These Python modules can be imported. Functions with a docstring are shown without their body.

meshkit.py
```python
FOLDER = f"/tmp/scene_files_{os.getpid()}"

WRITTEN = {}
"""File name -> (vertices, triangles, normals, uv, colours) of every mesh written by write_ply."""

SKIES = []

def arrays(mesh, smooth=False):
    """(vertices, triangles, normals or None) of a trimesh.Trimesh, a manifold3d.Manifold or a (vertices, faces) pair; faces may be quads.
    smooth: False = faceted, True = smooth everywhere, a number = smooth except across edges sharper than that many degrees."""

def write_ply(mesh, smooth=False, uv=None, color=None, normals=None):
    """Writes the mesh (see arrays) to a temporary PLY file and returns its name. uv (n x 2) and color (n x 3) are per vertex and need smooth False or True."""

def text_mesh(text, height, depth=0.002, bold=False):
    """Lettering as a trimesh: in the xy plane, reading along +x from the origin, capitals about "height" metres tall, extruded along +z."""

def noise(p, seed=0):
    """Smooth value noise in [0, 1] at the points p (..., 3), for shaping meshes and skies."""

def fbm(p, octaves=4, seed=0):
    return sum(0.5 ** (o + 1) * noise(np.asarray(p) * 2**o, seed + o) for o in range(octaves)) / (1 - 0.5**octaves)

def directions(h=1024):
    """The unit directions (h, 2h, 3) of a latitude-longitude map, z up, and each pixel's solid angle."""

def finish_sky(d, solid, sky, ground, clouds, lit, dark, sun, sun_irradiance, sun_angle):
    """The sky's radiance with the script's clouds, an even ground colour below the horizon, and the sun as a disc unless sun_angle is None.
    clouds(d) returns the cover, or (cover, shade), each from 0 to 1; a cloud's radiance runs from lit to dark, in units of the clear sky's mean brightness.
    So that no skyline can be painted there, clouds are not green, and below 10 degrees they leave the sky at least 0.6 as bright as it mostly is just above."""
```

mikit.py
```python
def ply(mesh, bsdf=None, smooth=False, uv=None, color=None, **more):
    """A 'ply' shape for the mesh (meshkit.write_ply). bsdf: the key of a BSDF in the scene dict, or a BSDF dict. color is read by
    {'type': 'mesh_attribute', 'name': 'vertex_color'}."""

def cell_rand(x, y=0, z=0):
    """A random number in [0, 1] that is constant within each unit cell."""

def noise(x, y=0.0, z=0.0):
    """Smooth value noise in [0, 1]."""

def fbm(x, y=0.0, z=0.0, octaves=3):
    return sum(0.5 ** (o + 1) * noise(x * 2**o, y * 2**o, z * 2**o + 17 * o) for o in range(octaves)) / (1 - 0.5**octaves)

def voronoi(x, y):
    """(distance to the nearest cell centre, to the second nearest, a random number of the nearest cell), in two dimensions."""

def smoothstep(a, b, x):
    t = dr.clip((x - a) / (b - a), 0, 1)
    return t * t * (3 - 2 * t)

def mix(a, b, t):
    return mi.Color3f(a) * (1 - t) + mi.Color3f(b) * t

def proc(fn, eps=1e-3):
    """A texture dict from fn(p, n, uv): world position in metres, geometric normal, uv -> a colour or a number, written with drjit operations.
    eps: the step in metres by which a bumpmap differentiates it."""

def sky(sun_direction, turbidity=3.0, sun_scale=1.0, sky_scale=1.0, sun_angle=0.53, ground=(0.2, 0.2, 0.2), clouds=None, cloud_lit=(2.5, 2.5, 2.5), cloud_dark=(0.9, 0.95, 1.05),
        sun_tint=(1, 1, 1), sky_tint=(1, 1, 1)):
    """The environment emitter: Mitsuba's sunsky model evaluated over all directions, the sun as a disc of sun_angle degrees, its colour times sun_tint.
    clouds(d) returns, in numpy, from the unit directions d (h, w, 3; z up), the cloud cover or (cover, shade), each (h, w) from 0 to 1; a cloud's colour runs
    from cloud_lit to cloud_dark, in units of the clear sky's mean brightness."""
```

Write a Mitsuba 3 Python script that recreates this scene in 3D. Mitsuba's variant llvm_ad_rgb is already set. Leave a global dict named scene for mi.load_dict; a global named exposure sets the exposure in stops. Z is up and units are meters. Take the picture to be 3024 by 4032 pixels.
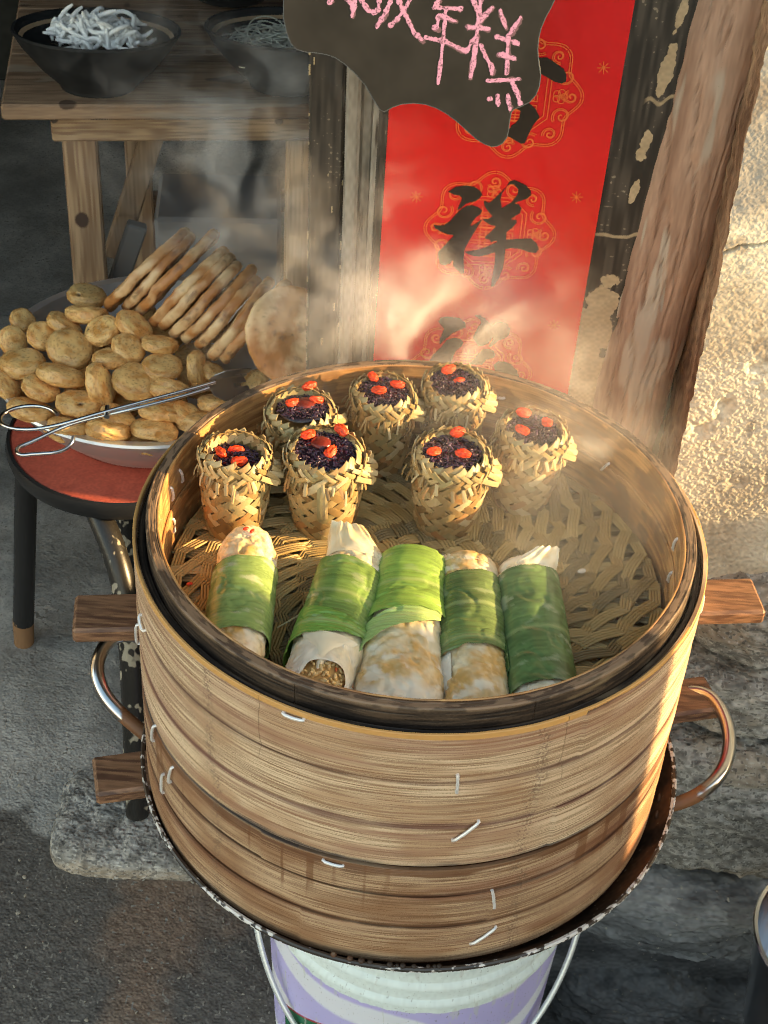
import math, random
import numpy as np, trimesh, mitsuba as mi, drjit as dr
import mikit, meshkit
from mikit import proc, noise, fbm, smoothstep, mix, cell_rand, voronoi
from shapely.geometry import Polygon, LineString
from shapely.ops import unary_union

T = mi.ScalarTransform4f
scene = {'type': 'scene'}
labels = {}

# ---------------------------------------------------------------- camera, sky, exposure
def _camera():
    f, cx, cy = 6000.0, 3024 / 2, 4032 / 2
    pitch, roll = math.radians(38.8), math.radians(3.9)
    eye = np.array([-0.0331, -1.0363, 1.615])
    fw = np.array([0, math.cos(pitch), -math.sin(pitch)])
    rt = np.array([1.0, 0, 0])
    up = np.cross(rt, fw)
    u2 = -math.sin(roll) * rt + math.cos(roll) * up
    return {'type': 'perspective', 'fov': math.degrees(2 * math.atan(cx / f)), 'fov_axis': 'x',
            'to_world': T().look_at(origin=eye.tolist(), target=(eye + fw).tolist(), up=u2.tolist()),
            'near_clip': 0.05, 'far_clip': 60.0}
scene['camera'] = _camera()
SUN_AZ, SUN_EL = -6.0, 13.5
_a, _e = math.radians(SUN_AZ), math.radians(SUN_EL)
scene['sky'] = mikit.sky((math.cos(_e) * math.cos(_a), math.cos(_e) * math.sin(_a), math.sin(_e)), turbidity=3.0,
                         sun_scale=0.40, sky_scale=1.0, sun_angle=0.6, sun_tint=(1.0, 1.0, 1.0), sky_tint=(1.0, 0.745, 0.55))
exposure = 5.1

# ---------------------------------------------------------------- helpers
R_ = np.random.default_rng(11)
PI = math.pi
used = set()
def numbered(name):
    if name not in used:
        used.add(name); return name
    k = 1
    while f'{name}_{k:03d}' in used: k += 1
    used.add(f'{name}_{k:03d}'); return f'{name}_{k:03d}'
_cnt = {}
def fast_number(name):
    c = _cnt.get(name, 0); _cnt[name] = c + 1
    return name if c == 0 else f'{name}_{c:03d}'
def thing(name, label, cat, group=None, kind=None):
    key = fast_number(name)
    labels[key] = {'label': label}
    if kind: labels[key]['kind'] = kind
    else: labels[key]['category'] = cat
    if kind and cat: labels[key]['category'] = cat
    if group: labels[key]['group'] = group
    return key
def put(key, shape): scene[key] = shape
def part(parent, name, mesh, bsdf, smooth=30, color=None, label=None, kind=None, M=None):
    key = fast_number(parent + '__' + name)
    sh = mesh if isinstance(mesh, dict) else mikit.ply(mesh, bsdf, smooth=smooth, color=color)
    sh = dict(sh)
    if isinstance(mesh, dict) and bsdf is not None: sh['bsdf'] = {'type': 'ref', 'id': bsdf}
    if M is not None: sh['to_world'] = T(M.tolist())
    scene[key] = sh
    if label or kind:
        labels[key] = {}
        if label: labels[key]['label'] = label
        if kind: labels[key]['kind'] = kind
    return key
def solo(name, mesh, bsdf, label, cat, group=None, kind=None, smooth=30, color=None, M=None):
    key = thing(name, label, cat, group, kind)
    sh = dict(mesh) if isinstance(mesh, dict) else mikit.ply(mesh, bsdf, smooth=smooth, color=color)
    if isinstance(mesh, dict) and bsdf is not None: sh['bsdf'] = {'type': 'ref', 'id': bsdf}
    if M is not None: sh['to_world'] = T(M.tolist())
    scene[key] = sh
    return key
def tm(v, f): return trimesh.Trimesh(np.asarray(v, float), np.asarray(f, int), process=False)
def grid_faces(n, m, wrap_m=False, wrap_n=False):
    """rows n, columns m of vertices -> triangles"""
    i = np.arange(n if wrap_n else n - 1); j = np.arange(m if wrap_m else m - 1)
    I, J = np.meshgrid(i, j, indexing='ij'); I2, J2 = (I + 1) % n, (J + 1) % m
    a, b, c, d = I * m + J, I * m + J2, I2 * m + J2, I2 * m + J
    return np.vstack([np.stack([a, b, c], -1).reshape(-1, 3), np.stack([a, c, d], -1).reshape(-1, 3)])
def lathe(profile, n=128, closed=True, center=(0, 0)):
    p = np.asarray(profile, float); th = np.arange(n) * 2 * PI / n
    v = np.stack([center[0] + p[:, None, 0] * np.cos(th), center[1] + p[:, None, 0] * np.sin(th), p[:, None, 1] + 0 * th], -1)
    return tm(v.reshape(-1, 3), grid_faces(len(p), n, True, closed))
def frames(pts):
    p = np.asarray(pts, float); t = np.gradient(p, axis=0); t /= np.linalg.norm(t, axis=1, keepdims=True) + 1e-12
    ref = np.array([0, 0, 1.0]) if abs(t[:, 2]).mean() < 0.8 else np.array([1.0, 0, 0])
    a = np.cross(t, ref); a /= np.linalg.norm(a, axis=1, keepdims=True) + 1e-12
    return p, t, a, np.cross(a, t)
def tube(pts, r, sides=8, cap=True, flat=1.0):
    p, t, a, b = frames(pts); r = np.broadcast_to(np.asarray(r, float), (len(p),))
    th = np.arange(sides) * 2 * PI / sides
    v = p[:, None] + r[:, None, None] * (np.cos(th)[None, :, None] * a[:, None] + flat * np.sin(th)[None, :, None] * b[:, None])
    f = grid_faces(len(p), sides, True); v = v.reshape(-1, 3)
    if cap:
        n = len(v); v = np.vstack([v, p[:1], p[-1:]]); k = np.arange(sides); k2 = (k + 1) % sides
        f = np.vstack([f, np.stack([np.full(sides, n), k, k2], -1)[:, ::-1], np.stack([np.full(sides, n + 1), (len(p) - 1) * sides + k, (len(p) - 1) * sides + k2], -1)])
    return tm(v, f)
def spline(pts, n=40):
    from scipy.interpolate import CubicSpline
    p = np.asarray(pts, float); s = np.r_[0, np.cumsum(np.linalg.norm(np.diff(p, axis=0), axis=1))]
    return CubicSpline(s, p)(np.linspace(0, s[-1], n))
def cbox(sx, sy, sz, c=0.003):
    """a box with chamfered edges, centred"""
    hx, hy, hz = sx / 2, sy / 2, sz / 2; c = min(c, 0.45 * min(sx, sy, sz)); v = []
    for x in (-1, 1):
        for y in (-1, 1):
            for z in (-1, 1):
                v += [(x * hx, y * (hy - c), z * (hz - c)), (x * (hx - c), y * hy, z * (hz - c)), (x * (hx - c), y * (hy - c), z * hz)]
    return trimesh.convex.convex_hull(np.array(v))
def mv(m, loc=(0, 0, 0), rz=0, ry=0, rx=0):
    m = m.copy(); M = trimesh.transformations.euler_matrix(rx, ry, rz, 'sxyz'); M[:3, 3] = loc
    m.apply_transform(M); return m
def mat(loc=(0, 0, 0), rz=0, ry=0, rx=0, s=1.0):
    M = trimesh.transformations.euler_matrix(rx, ry, rz, 'sxyz'); M[:3, :3] *= s; M[:3, 3] = loc; return M
def basis(o, x, y, z):
    M = np.eye(4); M[:3, 0], M[:3, 1], M[:3, 2], M[:3, 3] = x, y, z, o; return M
def cat_(ms):
    vs, fs, k = [], [], 0
    for m in ms: vs.append(m.vertices); fs.append(m.faces + k); k += len(m.vertices)
    return tm(np.vstack(vs), np.vstack(fs))
def ico(sub=3): return trimesh.creation.icosphere(subdivisions=sub)
def fb(p, sc, seed=0, oc=3): return meshkit.fbm(np.asarray(p) * sc + 50, octaves=oc, seed=seed) - 0.5
def extr(poly, h):
    """a shapely polygon in the xy plane, raised by h"""
    gs = getattr(poly, 'geoms', [poly])
    return cat_([trimesh.creation.extrude_polygon(g, h, engine='earcut') for g in gs if g.area > 1e-10])
def board(length, w, h, c=0.003, seed=0, n=24, rough=0.0015):
    """a plank along x with slightly wavering faces"""
    m = cbox(length, w, h, c); m = m.subdivide_to_size(max(w * 0.6, length / n), max_iter=12)
    v = m.vertices; v = v + rough * np.stack([0 * v[:, 0], fb(v * [6, 25, 25], 1, seed), fb(v * [6, 25, 25], 1, seed + 9)], -1)
    return tm(v, m.faces)
def rgb(c): return {'type': 'rgb', 'value': [float(x) for x in c]}
def principled(base, rough=0.6, spec=0.4, metal=0.0, **k):
    return {'type': 'principled', 'base_color': rgb(base) if isinstance(base, (tuple, list)) else base, 'roughness': rough, 'specular': spec, 'metallic': metal, **k}
def two(b): return {'type': 'twosided', 'b': b}
def mat_plain(key, base, rough=0.6, spec=0.4, metal=0.0, **k): scene[key] = two(principled(base, rough, spec, metal, **k))
def mat_proc(key, fn, rough=0.6, spec=0.35, bump=None, scale=1.0, eps=5e-4, metal=0.0, **k):
    b = principled(proc(fn), rough, spec, metal, **k)
    if bump is not None: b = {'type': 'bumpmap', 'bsdf': b, 'tex': proc(bump, eps), 'scale': scale}
    scene[key] = two(b)
def mat_vc(key, rough=0.6, spec=0.4, **k):
    scene[key] = two(principled({'type': 'mesh_attribute', 'name': 'vertex_color'}, rough, spec, **k))
# ---------------------------------------------------------------- traced outlines (metres or millimetres in the plane of the thing)
SIGN = ((-152.6, 124.9), (-152.8, 99.5), (-149.4, 85.2), (-145.3, 75.6), (-140.4, 71.0), (-132.4, 69.1), (-122.0, 69.0), (-113.1, 68.0), (-105.0, 65.6), (-96.8, 60.5), (-86.8, 52.3), (-76.6, 41.2), (-69.6, 29.8), (-62.5, 19.1), (-58.3, 16.8), (-51.2, 21.6), (-43.2, 25.3), (-31.9, 27.3), (-20.5, 26.9), (-10.5, 24.2), (-0.3, 19.2), (10.2, 12.1), (20.8, 3.3), (29.7, -4.0), (37.6, -8.4), (44.4, -10.4), (49.3, -9.7), (54.0, -6.7), (57.5, -0.2), (58.4, 6.9), (58.3, 15.6), (59.0, 24.4), (61.1, 28.0), (67.3, 31.0), (74.9, 35.9), (79.7, 43.1), (81.9, 51.7), (81.9, 61.8), (78.4, 74.9), (76.3, 86.3), (76.0, 96.0), (77.2, 105.8), (80.0, 115.6), (83.6, 124.6), (88.1, 138.3))
STROKES = (((-110.1, 124.7), (-110.7, 118.3), (-112.2, 115.9)), ((-98.3, 121.6), (-91.8, 114.9)), ((-89.0, 124.6), (-89.6, 119.8), (-91.8, 104.5)), ((-84.2, 121.7), (-82.5, 117.9), (-77.5, 111.1), (-71.1, 109.1), (-68.1, 113.3), (-68.3, 126.0)), ((-55.7, 128.4), (-57.6, 122.0), (-61.7, 110.6), (-68.9, 97.3)), ((-54.9, 128.5), (-51.4, 122.4), (-47.0, 114.8), (-40.9, 104.0), (-35.5, 93.9), (-27.9, 87.9)), ((-39.8, 129.5), (-41.3, 123.1), (-44.7, 115.0), (-51.9, 104.1), (-57.9, 98.0)), ((-13.8, 131.3), (-15.6, 124.9), (-19.0, 117.5)), ((-15.1, 117.8), (4.4, 118.3)), ((-8.7, 116.6), (-8.9, 88.5), (-10.1, 47.7)), ((-14.6, 111.5), (0.7, 106.9)), ((-14.5, 109.9), (-15.3, 99.4), (-17.7, 100.0)), ((-24.1, 89.8), (-7.3, 87.8), (10.0, 80.8)), ((11.8, 133.0), (14.6, 127.0), (19.4, 117.8)), ((21.8, 133.7), (21.6, 127.4), (20.6, 95.4), (19.3, 56.5)), ((32.3, 121.9), (22.6, 108.4)), ((12.1, 102.1), (31.1, 101.8)), ((18.6, 92.0), (12.5, 79.3)), ((25.5, 86.0), (31.3, 74.9), (37.7, 66.2), (37.5, 60.3)), ((39.6, 119.2), (45.8, 104.4)), ((58.2, 114.1), (50.3, 99.1)), ((38.9, 95.1), (58.4, 89.9)), ((48.9, 97.4), (51.1, 61.3)), ((42.0, 79.7), (57.6, 75.9)), ((34.2, 53.4), (62.8, 57.1)), ((37.1, 36.1), (39.0, 36.7)), ((45.1, 40.6), (46.5, 30.4)), ((54.5, 40.4), (57.9, 26.9)), ((57.6, 52.5), (61.7, 45.2), (67.5, 31.9)))
CHAR1 = (((75.2, 241.8), (88.9, 240.9), (94.2, 241.6), (101.8, 237.5), (112.2, 230.8), (115.4, 224.8), (115.6, 218.6), (111.6, 216.4), (104.3, 217.8), (91.5, 224.4), (76.8, 227.1)), ((69.2, 197.6), (83.0, 193.5), (89.0, 188.8), (94.3, 180.1), (89.1, 172.0), (85.4, 161.2), (82.8, 151.8), (79.2, 150.5), (74.0, 153.2), (67.5, 156.6), (62.4, 158.2), (68.0, 169.8), (70.9, 171.3), (74.5, 177.4), (74.8, 185.2), (70.3, 187.4)))
CHAR2 = (((10.3, 92.3), (18.0, 98.5), (28.1, 100.6), (36.3, 99.9), (42.8, 95.9), (45.4, 92.1), (43.1, 87.4), (38.8, 83.7), (33.8, 82.0), (29.8, 80.2), (25.6, 75.3), (21.5, 71.9), (22.0, 75.0), (24.5, 82.1), (25.2, 86.7), (21.9, 89.2), (16.7, 89.7)), ((-2.0, 53.7), (2.0, 52.8), (9.2, 53.9), (15.0, 59.0), (20.6, 67.5), (25.3, 73.6), (31.1, 78.0), (36.1, 79.0), (42.5, 77.2), (47.2, 73.5), (45.8, 69.4), (41.5, 65.6), (37.9, 59.6), (35.8, 53.6), (41.2, 57.5), (48.1, 63.6), (42.7, 51.8), (37.6, 39.7), (33.3, 28.8), (32.6, 24.0), (33.0, 13.3), (34.8, -1.1), (32.2, -2.5), (27.1, 2.0), (22.5, 6.4), (21.8, 14.8), (19.1, 9.2), (12.9, 6.3), (8.0, 8.3), (5.6, 18.3), (5.4, 21.9), (12.1, 30.7), (20.5, 43.1), (13.1, 43.7), (5.6, 46.7), (0.1, 49.7)), ((48.0, 84.4), (50.1, 84.6), (53.3, 82.5), (58.0, 87.4), (64.4, 95.8), (69.8, 102.9), (72.2, 108.7), (76.7, 110.4), (81.4, 108.8), (88.9, 105.5), (94.7, 99.7), (95.2, 94.7), (91.6, 90.5), (83.8, 87.1), (77.9, 83.8), (84.1, 83.7), (87.2, 79.4), (86.3, 73.6), (81.5, 69.8), (76.8, 65.4), (83.5, 65.6), (83.9, 61.9), (79.9, 55.8), (74.7, 50.8), (75.1, 42.0), (85.4, 43.4), (100.9, 45.2), (107.8, 39.8), (110.6, 33.5), (108.0, 28.6), (100.6, 29.2), (91.8, 32.1), (82.3, 32.6), (75.7, 30.9), (75.7, 20.2), (75.4, 8.1), (72.4, -4.2), (68.1, -14.9), (64.9, -15.2), (64.7, -7.3), (66.0, 6.2), (65.9, 23.0), (65.1, 26.5), (56.0, 22.2), (49.9, 20.0), (43.5, 20.1), (37.0, 21.9), (33.1, 24.6), (38.8, 25.4), (48.1, 28.1), (55.1, 31.6), (66.0, 38.4), (65.8, 40.1), (59.7, 37.9), (58.4, 40.7), (53.6, 41.5), (52.9, 43.3), (58.6, 50.1), (63.6, 56.9), (57.8, 57.6), (52.3, 60.7), (48.4, 63.8), (54.1, 64.3), (58.9, 68.1), (54.3, 72.3), (49.1, 78.8)))
HOLE2 = ((70.2, 103.5), (65.5, 94.8), (64.8, 86.8), (67.2, 77.9), (76.7, 85.4), (81.9, 94.9), (81.8, 100.5), (76.6, 105.7), (72.6, 105.4))
CHAR3 = (((12.1, -63.3), (14.4, -57.7), (23.7, -56.1), (34.4, -56.8), (41.6, -62.5), (42.1, -68.0), (35.7, -72.4), (29.3, -76.1), (21.9, -84.6), (15.7, -92.3), (15.3, -86.7), (18.9, -72.2), (15.1, -67.0)), ((4.1, -119.8), (9.9, -106.4), (17.3, -96.1), (23.3, -86.1), (31.1, -82.3), (38.1, -84.1), (41.8, -87.8), (40.1, -92.7), (35.2, -97.9), (32.8, -102.9), (31.3, -109.5), (28.7, -119.5)), ((51.4, -52.1), (56.7, -52.0), (62.4, -55.4), (67.6, -60.5), (70.6, -64.1), (74.2, -59.9), (80.0, -57.9), (86.9, -59.7), (91.0, -66.4), (90.5, -74.3), (86.2, -79.1), (79.8, -82.3), (72.5, -90.9), (69.8, -90.3), (77.4, -72.2), (68.1, -87.3), (64.3, -90.0), (57.7, -91.3), (51.3, -80.6), (53.4, -74.1), (55.5, -67.7), (58.9, -61.1), (57.2, -57.4)), ((50.3, -116.1), (58.7, -102.4), (64.7, -93.9), (70.1, -94.3), (75.8, -96.2), (78.3, -100.9), (76.6, -105.0), (68.7, -108.1), (65.3, -114.9)), ((77.7, -115.5), (82.5, -109.4), (89.3, -109.3), (96.5, -112.3), (104.1, -119.9), (107.9, -129.4), (82.0, -131.5)))
MED = ((0.0659, 1.0029), (0.0574, 0.8498), (0.0519, 0.6754))
BANNER = ((-0.0554, 0.9753), (-0.0565, 0.6851), (0.1647, 0.6659), (0.1703, 1.1027))
CAKES = ((-0.4306, 0.6368, 0.5891, 0.1829, 0.1106, 0.9769, 0.0238), (-0.5104, 0.614, 0.5616, 0.4583, -0.2903, 0.84, 0.0164), (-0.4199, 0.5836, 0.5945, 0.0191, 0.5362, 0.8439, 0.0266), (-0.4456, 0.5694, 0.5879, 0.4816, 0.3076, 0.8206, 0.0219), (-0.4697, 0.5535, 0.5788, 0.3419, -0.3448, 0.8742, 0.0192), (-0.3923, 0.5449, 0.5981, -0.272, -0.2998, 0.9144, 0.0216), (-0.3554, 0.5534, 0.602, 0.5977, 0.0532, 0.7999, 0.0242), (-0.5117, 0.5661, 0.5612, 0.5663, -0.5381, 0.6243, 0.018), (-0.4292, 0.5203, 0.5845, 0.3294, -0.3327, 0.8836, 0.0273), (-0.3551, 0.5118, 0.5959, 0.5341, -0.2207, 0.8161, 0.0207), (-0.3191, 0.5235, 0.5975, 0.1061, 0.3353, 0.9361, 0.022), (-0.3747, 0.4965, 0.5904, -0.0006, 0.2284, 0.9736, 0.0212), (-0.4873, 0.5131, 0.5627, -0.0026, 0.0087, 1.0, 0.0267), (-0.4322, 0.4797, 0.5721, 0.1763, 0.4333, 0.8839, 0.0282), (-0.3116, 0.4896, 0.5877, 0.0286, -0.01, 0.9995, 0.0237), (-0.3813, 0.4615, 0.5761, 0.927, -0.0458, 0.3721, 0.026), (-0.3397, 0.4664, 0.5801, 0.191, -0.1395, 0.9716, 0.0267), (-0.4544, 0.4645, 0.5619, 0.3479, 0.1855, 0.919, 0.0224), (-0.5007, 0.4809, 0.5501, 0.7407, 0.0686, 0.6683, 0.0194), (-0.4626, 0.4441, 0.5488, 0.2368, 0.4279, 0.8722, 0.0274), (-0.404, 0.4424, 0.5642, 0.1404, 0.2526, 0.9573, 0.0272), (-0.354, 0.423, 0.5632, 0.4715, 0.1596, 0.8673, 0.0207), (-0.3636, 0.41, 0.5531, 0.0715, 0.6009, 0.7961, 0.0269), (-0.3126, 0.4155, 0.5565, -0.0229, 0.3369, 0.9413, 0.0245), (-0.4115, 0.4146, 0.5504, 0.1062, 0.6061, 0.7883, 0.0239), (-0.3067, 0.4368, 0.5668, 0.064, 0.3079, 0.9493, 0.024), (-0.301, 0.4602, 0.5774, -0.0242, 0.3094, 0.9506, 0.021), (-0.2693, 0.4955, 0.5833, 0.9778, -0.0541, 0.2026, 0.0228), (-0.2945, 0.4632, 0.5779, 0.2772, 0.5787, 0.767, 0.0204), (-0.298, 0.4392, 0.5676, 0.1555, 0.214, 0.9644, 0.0223), (-0.2761, 0.4375, 0.564, 0.4476, 0.0898, 0.8897, 0.0203), (-0.2584, 0.4369, 0.5559, -0.0401, 0.3912, 0.9194, 0.0291), (-0.2418, 0.4573, 0.563, -0.0435, 0.3922, 0.9188, 0.0225), (-0.2012, 0.5021, 0.5643, -0.6088, -0.2421, 0.7555, 0.0195), (-0.2491, 0.4951, 0.5802, 0.4456, 0.1222, 0.8869, 0.0173), (-0.3027, 0.4141, 0.5567, 0.3144, 0.1208, 0.9416, 0.0202))
BREADS = ((-0.4007, 0.6163, 0.585, -0.3032, 0.6463, 0.6887), (-0.3781, 0.6147, 0.585, -0.2945, 0.6447, 0.6818), (-0.3608, 0.6102, 0.585, -0.2666, 0.6402, 0.6915), (-0.3414, 0.5884, 0.585, -0.2491, 0.6184, 0.6804), (-0.3252, 0.5773, 0.585, -0.2409, 0.6073, 0.6795), (-0.3101, 0.562, 0.585, -0.2306, 0.592, 0.6773), (-0.2939, 0.5534, 0.585, -0.211, 0.5834, 0.6786), (-0.2766, 0.5407, 0.585, -0.2052, 0.5707, 0.6723), (-0.2567, 0.5193, 0.585, -0.1868, 0.5493, 0.6829), (-0.2421, 0.5159, 0.585, -0.166, 0.5459, 0.6821))
STAPLES = ((-113.3, 0.7645, -109.4, 0.7649), (-81.5, 0.7273, -81.3, 0.7079), (-76.5, 0.6699, -80.9, 0.6496), (-158.4, 0.7263, -156.2, 0.717), (-164.3, 0.6911, -165.4, 0.664), (-143.6, 0.6006, -145.3, 0.5739), (-148.5, 0.5701, -149.1, 0.5429), (-104.6, 0.6073, -100.8, 0.6065), (-71.7, 0.5758, -70.8, 0.5525), (-69.8, 0.5238, -74.6, 0.5067), (-152.3, 0.6166, -153.7, 0.5914))
# ---------------------------------------------------------------- materials of the setting
C3 = mi.Color3f
def concrete(p, n, uv):
    g = fbm(p.x * 9, p.y * 9, 0, 4); f = noise(p.x * 420, p.y * 420, 3); h = noise(p.x * 130, p.y * 130, 7)
    c = mix((0.27, 0.252, 0.225), (0.43, 0.405, 0.365), smoothstep(0.3, 0.7, g)) * (0.72 + 0.56 * (0.6 * f + 0.4 * h))
    wetline = p.y - 0.275 + 0.07 * (fbm(p.x * 14, p.y * 10, 1) - 0.5) + 0.02 * noise(p.x * 60, p.y * 60)
    wet = smoothstep(0.012, -0.012, wetline)
    rust = smoothstep(0.52, 0.72, fbm(p.x * 7 + 3, p.y * 7, 5, 4))
    wc = mix((0.125, 0.113, 0.10), (0.21, 0.15, 0.11), rust) * (0.6 + 0.8 * (0.5 * f + 0.5 * h))
    c = mix(c, wc, wet)
    return mix(c, (0.24, 0.22, 0.19), smoothstep(0.86, 0.9, noise(p.x * 240, p.y * 240, 9)))
def concrete_b(p, n, uv): return 0.6 * fbm(p.x * 90, p.y * 90, 0, 3) + 0.4 * noise(p.x * 400, p.y * 400)
mat_proc('m_concrete', concrete, 0.62, 0.3, concrete_b, 0.003)
def plaster(p, n, uv):
    g = fbm(p.x * 10, p.z * 10, 2, 4); f = noise(p.x * 300, p.z * 300, p.y * 300); d = fbm(p.x * 28 + 5, p.z * 18, 4, 3)
    c = mix((0.48, 0.42, 0.32), (0.64, 0.59, 0.47), smoothstep(0.35, 0.65, g)) * (0.75 + 0.5 * f)
    grey = smoothstep(0.905, 0.935, p.z + 0.03 * (g - 0.5) - 0.35 * (p.x - 0.29))  # grey above a slanting edge paints the unlit upper plaster
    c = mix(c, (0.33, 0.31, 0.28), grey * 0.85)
    return mix(c, (0.25, 0.20, 0.15), smoothstep(0.66, 0.74, d) * 0.6)
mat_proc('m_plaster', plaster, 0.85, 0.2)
def redcol(p, n, uv):
    st = fbm(p.x * 70, p.y * 70, p.z * 5, 3); b = fbm(p.x * 14, p.y * 14, p.z * 2.5, 3); f = noise(p.x * 500, p.y * 500, p.z * 60)
    c = mix((0.21, 0.115, 0.075), (0.40, 0.255, 0.18), smoothstep(0.3, 0.7, 0.55 * st + 0.45 * b)) * (0.85 + 0.3 * f)
    w = smoothstep(0.60, 0.68, fbm(p.x * 55 + 9, p.y * 55, p.z * 7, 3))
    c = mix(c, (0.42, 0.36, 0.29), w * 0.75)
    return c
mat_proc('m_redcol', redcol, 0.6, 0.35)
def lacquer(p, n, uv):
    st = noise(p.x * 300, p.y * 300, p.z * 22); sp = noise(p.x * 330, p.y * 330, p.z * 330); b = fbm(p.x * 30, 0, p.z * 11, 4)
    c = mix((0.016, 0.014, 0.012), (0.062, 0.051, 0.041), smoothstep(0.35, 0.75, 0.5 * st + 0.5 * b))
    c = mix(c, (0.26, 0.21, 0.15), smoothstep(0.72, 0.8, 0.45 * sp + 0.25 * st + 0.35 * b) * 0.75)
    tan = mix((0.33, 0.235, 0.135), (0.42, 0.32, 0.20), fbm(p.x * 60, 1, p.z * 60)) * (0.85 + 0.3 * sp)
    ragged = (fbm(p.x * 120, 3, p.z * 85, 3) - 0.5) * 2.4
    def blot(x, z, rx, rz, k): return 1 - dr.sqrt(dr.square((p.x - x - 0.15 * (p.z - z)) / rx) + dr.square((p.z - z) / rz)) + k * ragged
    peel = dr.maximum(blot(0.2120, 1.035, 0.0065, 0.024, 0.5), blot(0.2035, 0.955, 0.006, 0.016, 0.6))
    peel = dr.maximum(peel, blot(0.2165, 1.088, 0.005, 0.018, 0.5))
    peel = dr.maximum(peel, blot(0.2005, 0.905, 0.004, 0.012, 0.6))
    peel = dr.maximum(peel, blot(0.182, 0.735, 0.020, 0.062, 0.35))
    peel = dr.maximum(peel, blot(0.180, 0.62, 0.035, 0.085, 0.3))
    wv = 0.010 * noise(p.x * 90, p.z * 30, 4)
    ln = dr.minimum(smoothstep(0.0035, 0.001, dr.abs(p.z - 1.005 + wv - 0.25 * (p.x - 0.2))), smoothstep(0.194, 0.20, p.x))
    ln = dr.maximum(ln, smoothstep(0.003, 0.001, dr.abs(p.z - 0.857 + wv + 0.05 * (p.x - 0.2))))
    ln = ln * smoothstep(0.15, 0.165, p.x)
    return mix(c, tan, dr.maximum(smoothstep(-0.02, 0.06, peel), ln * 0.8))
mat_proc('m_lacquer', lacquer, 0.5, 0.45)
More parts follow.
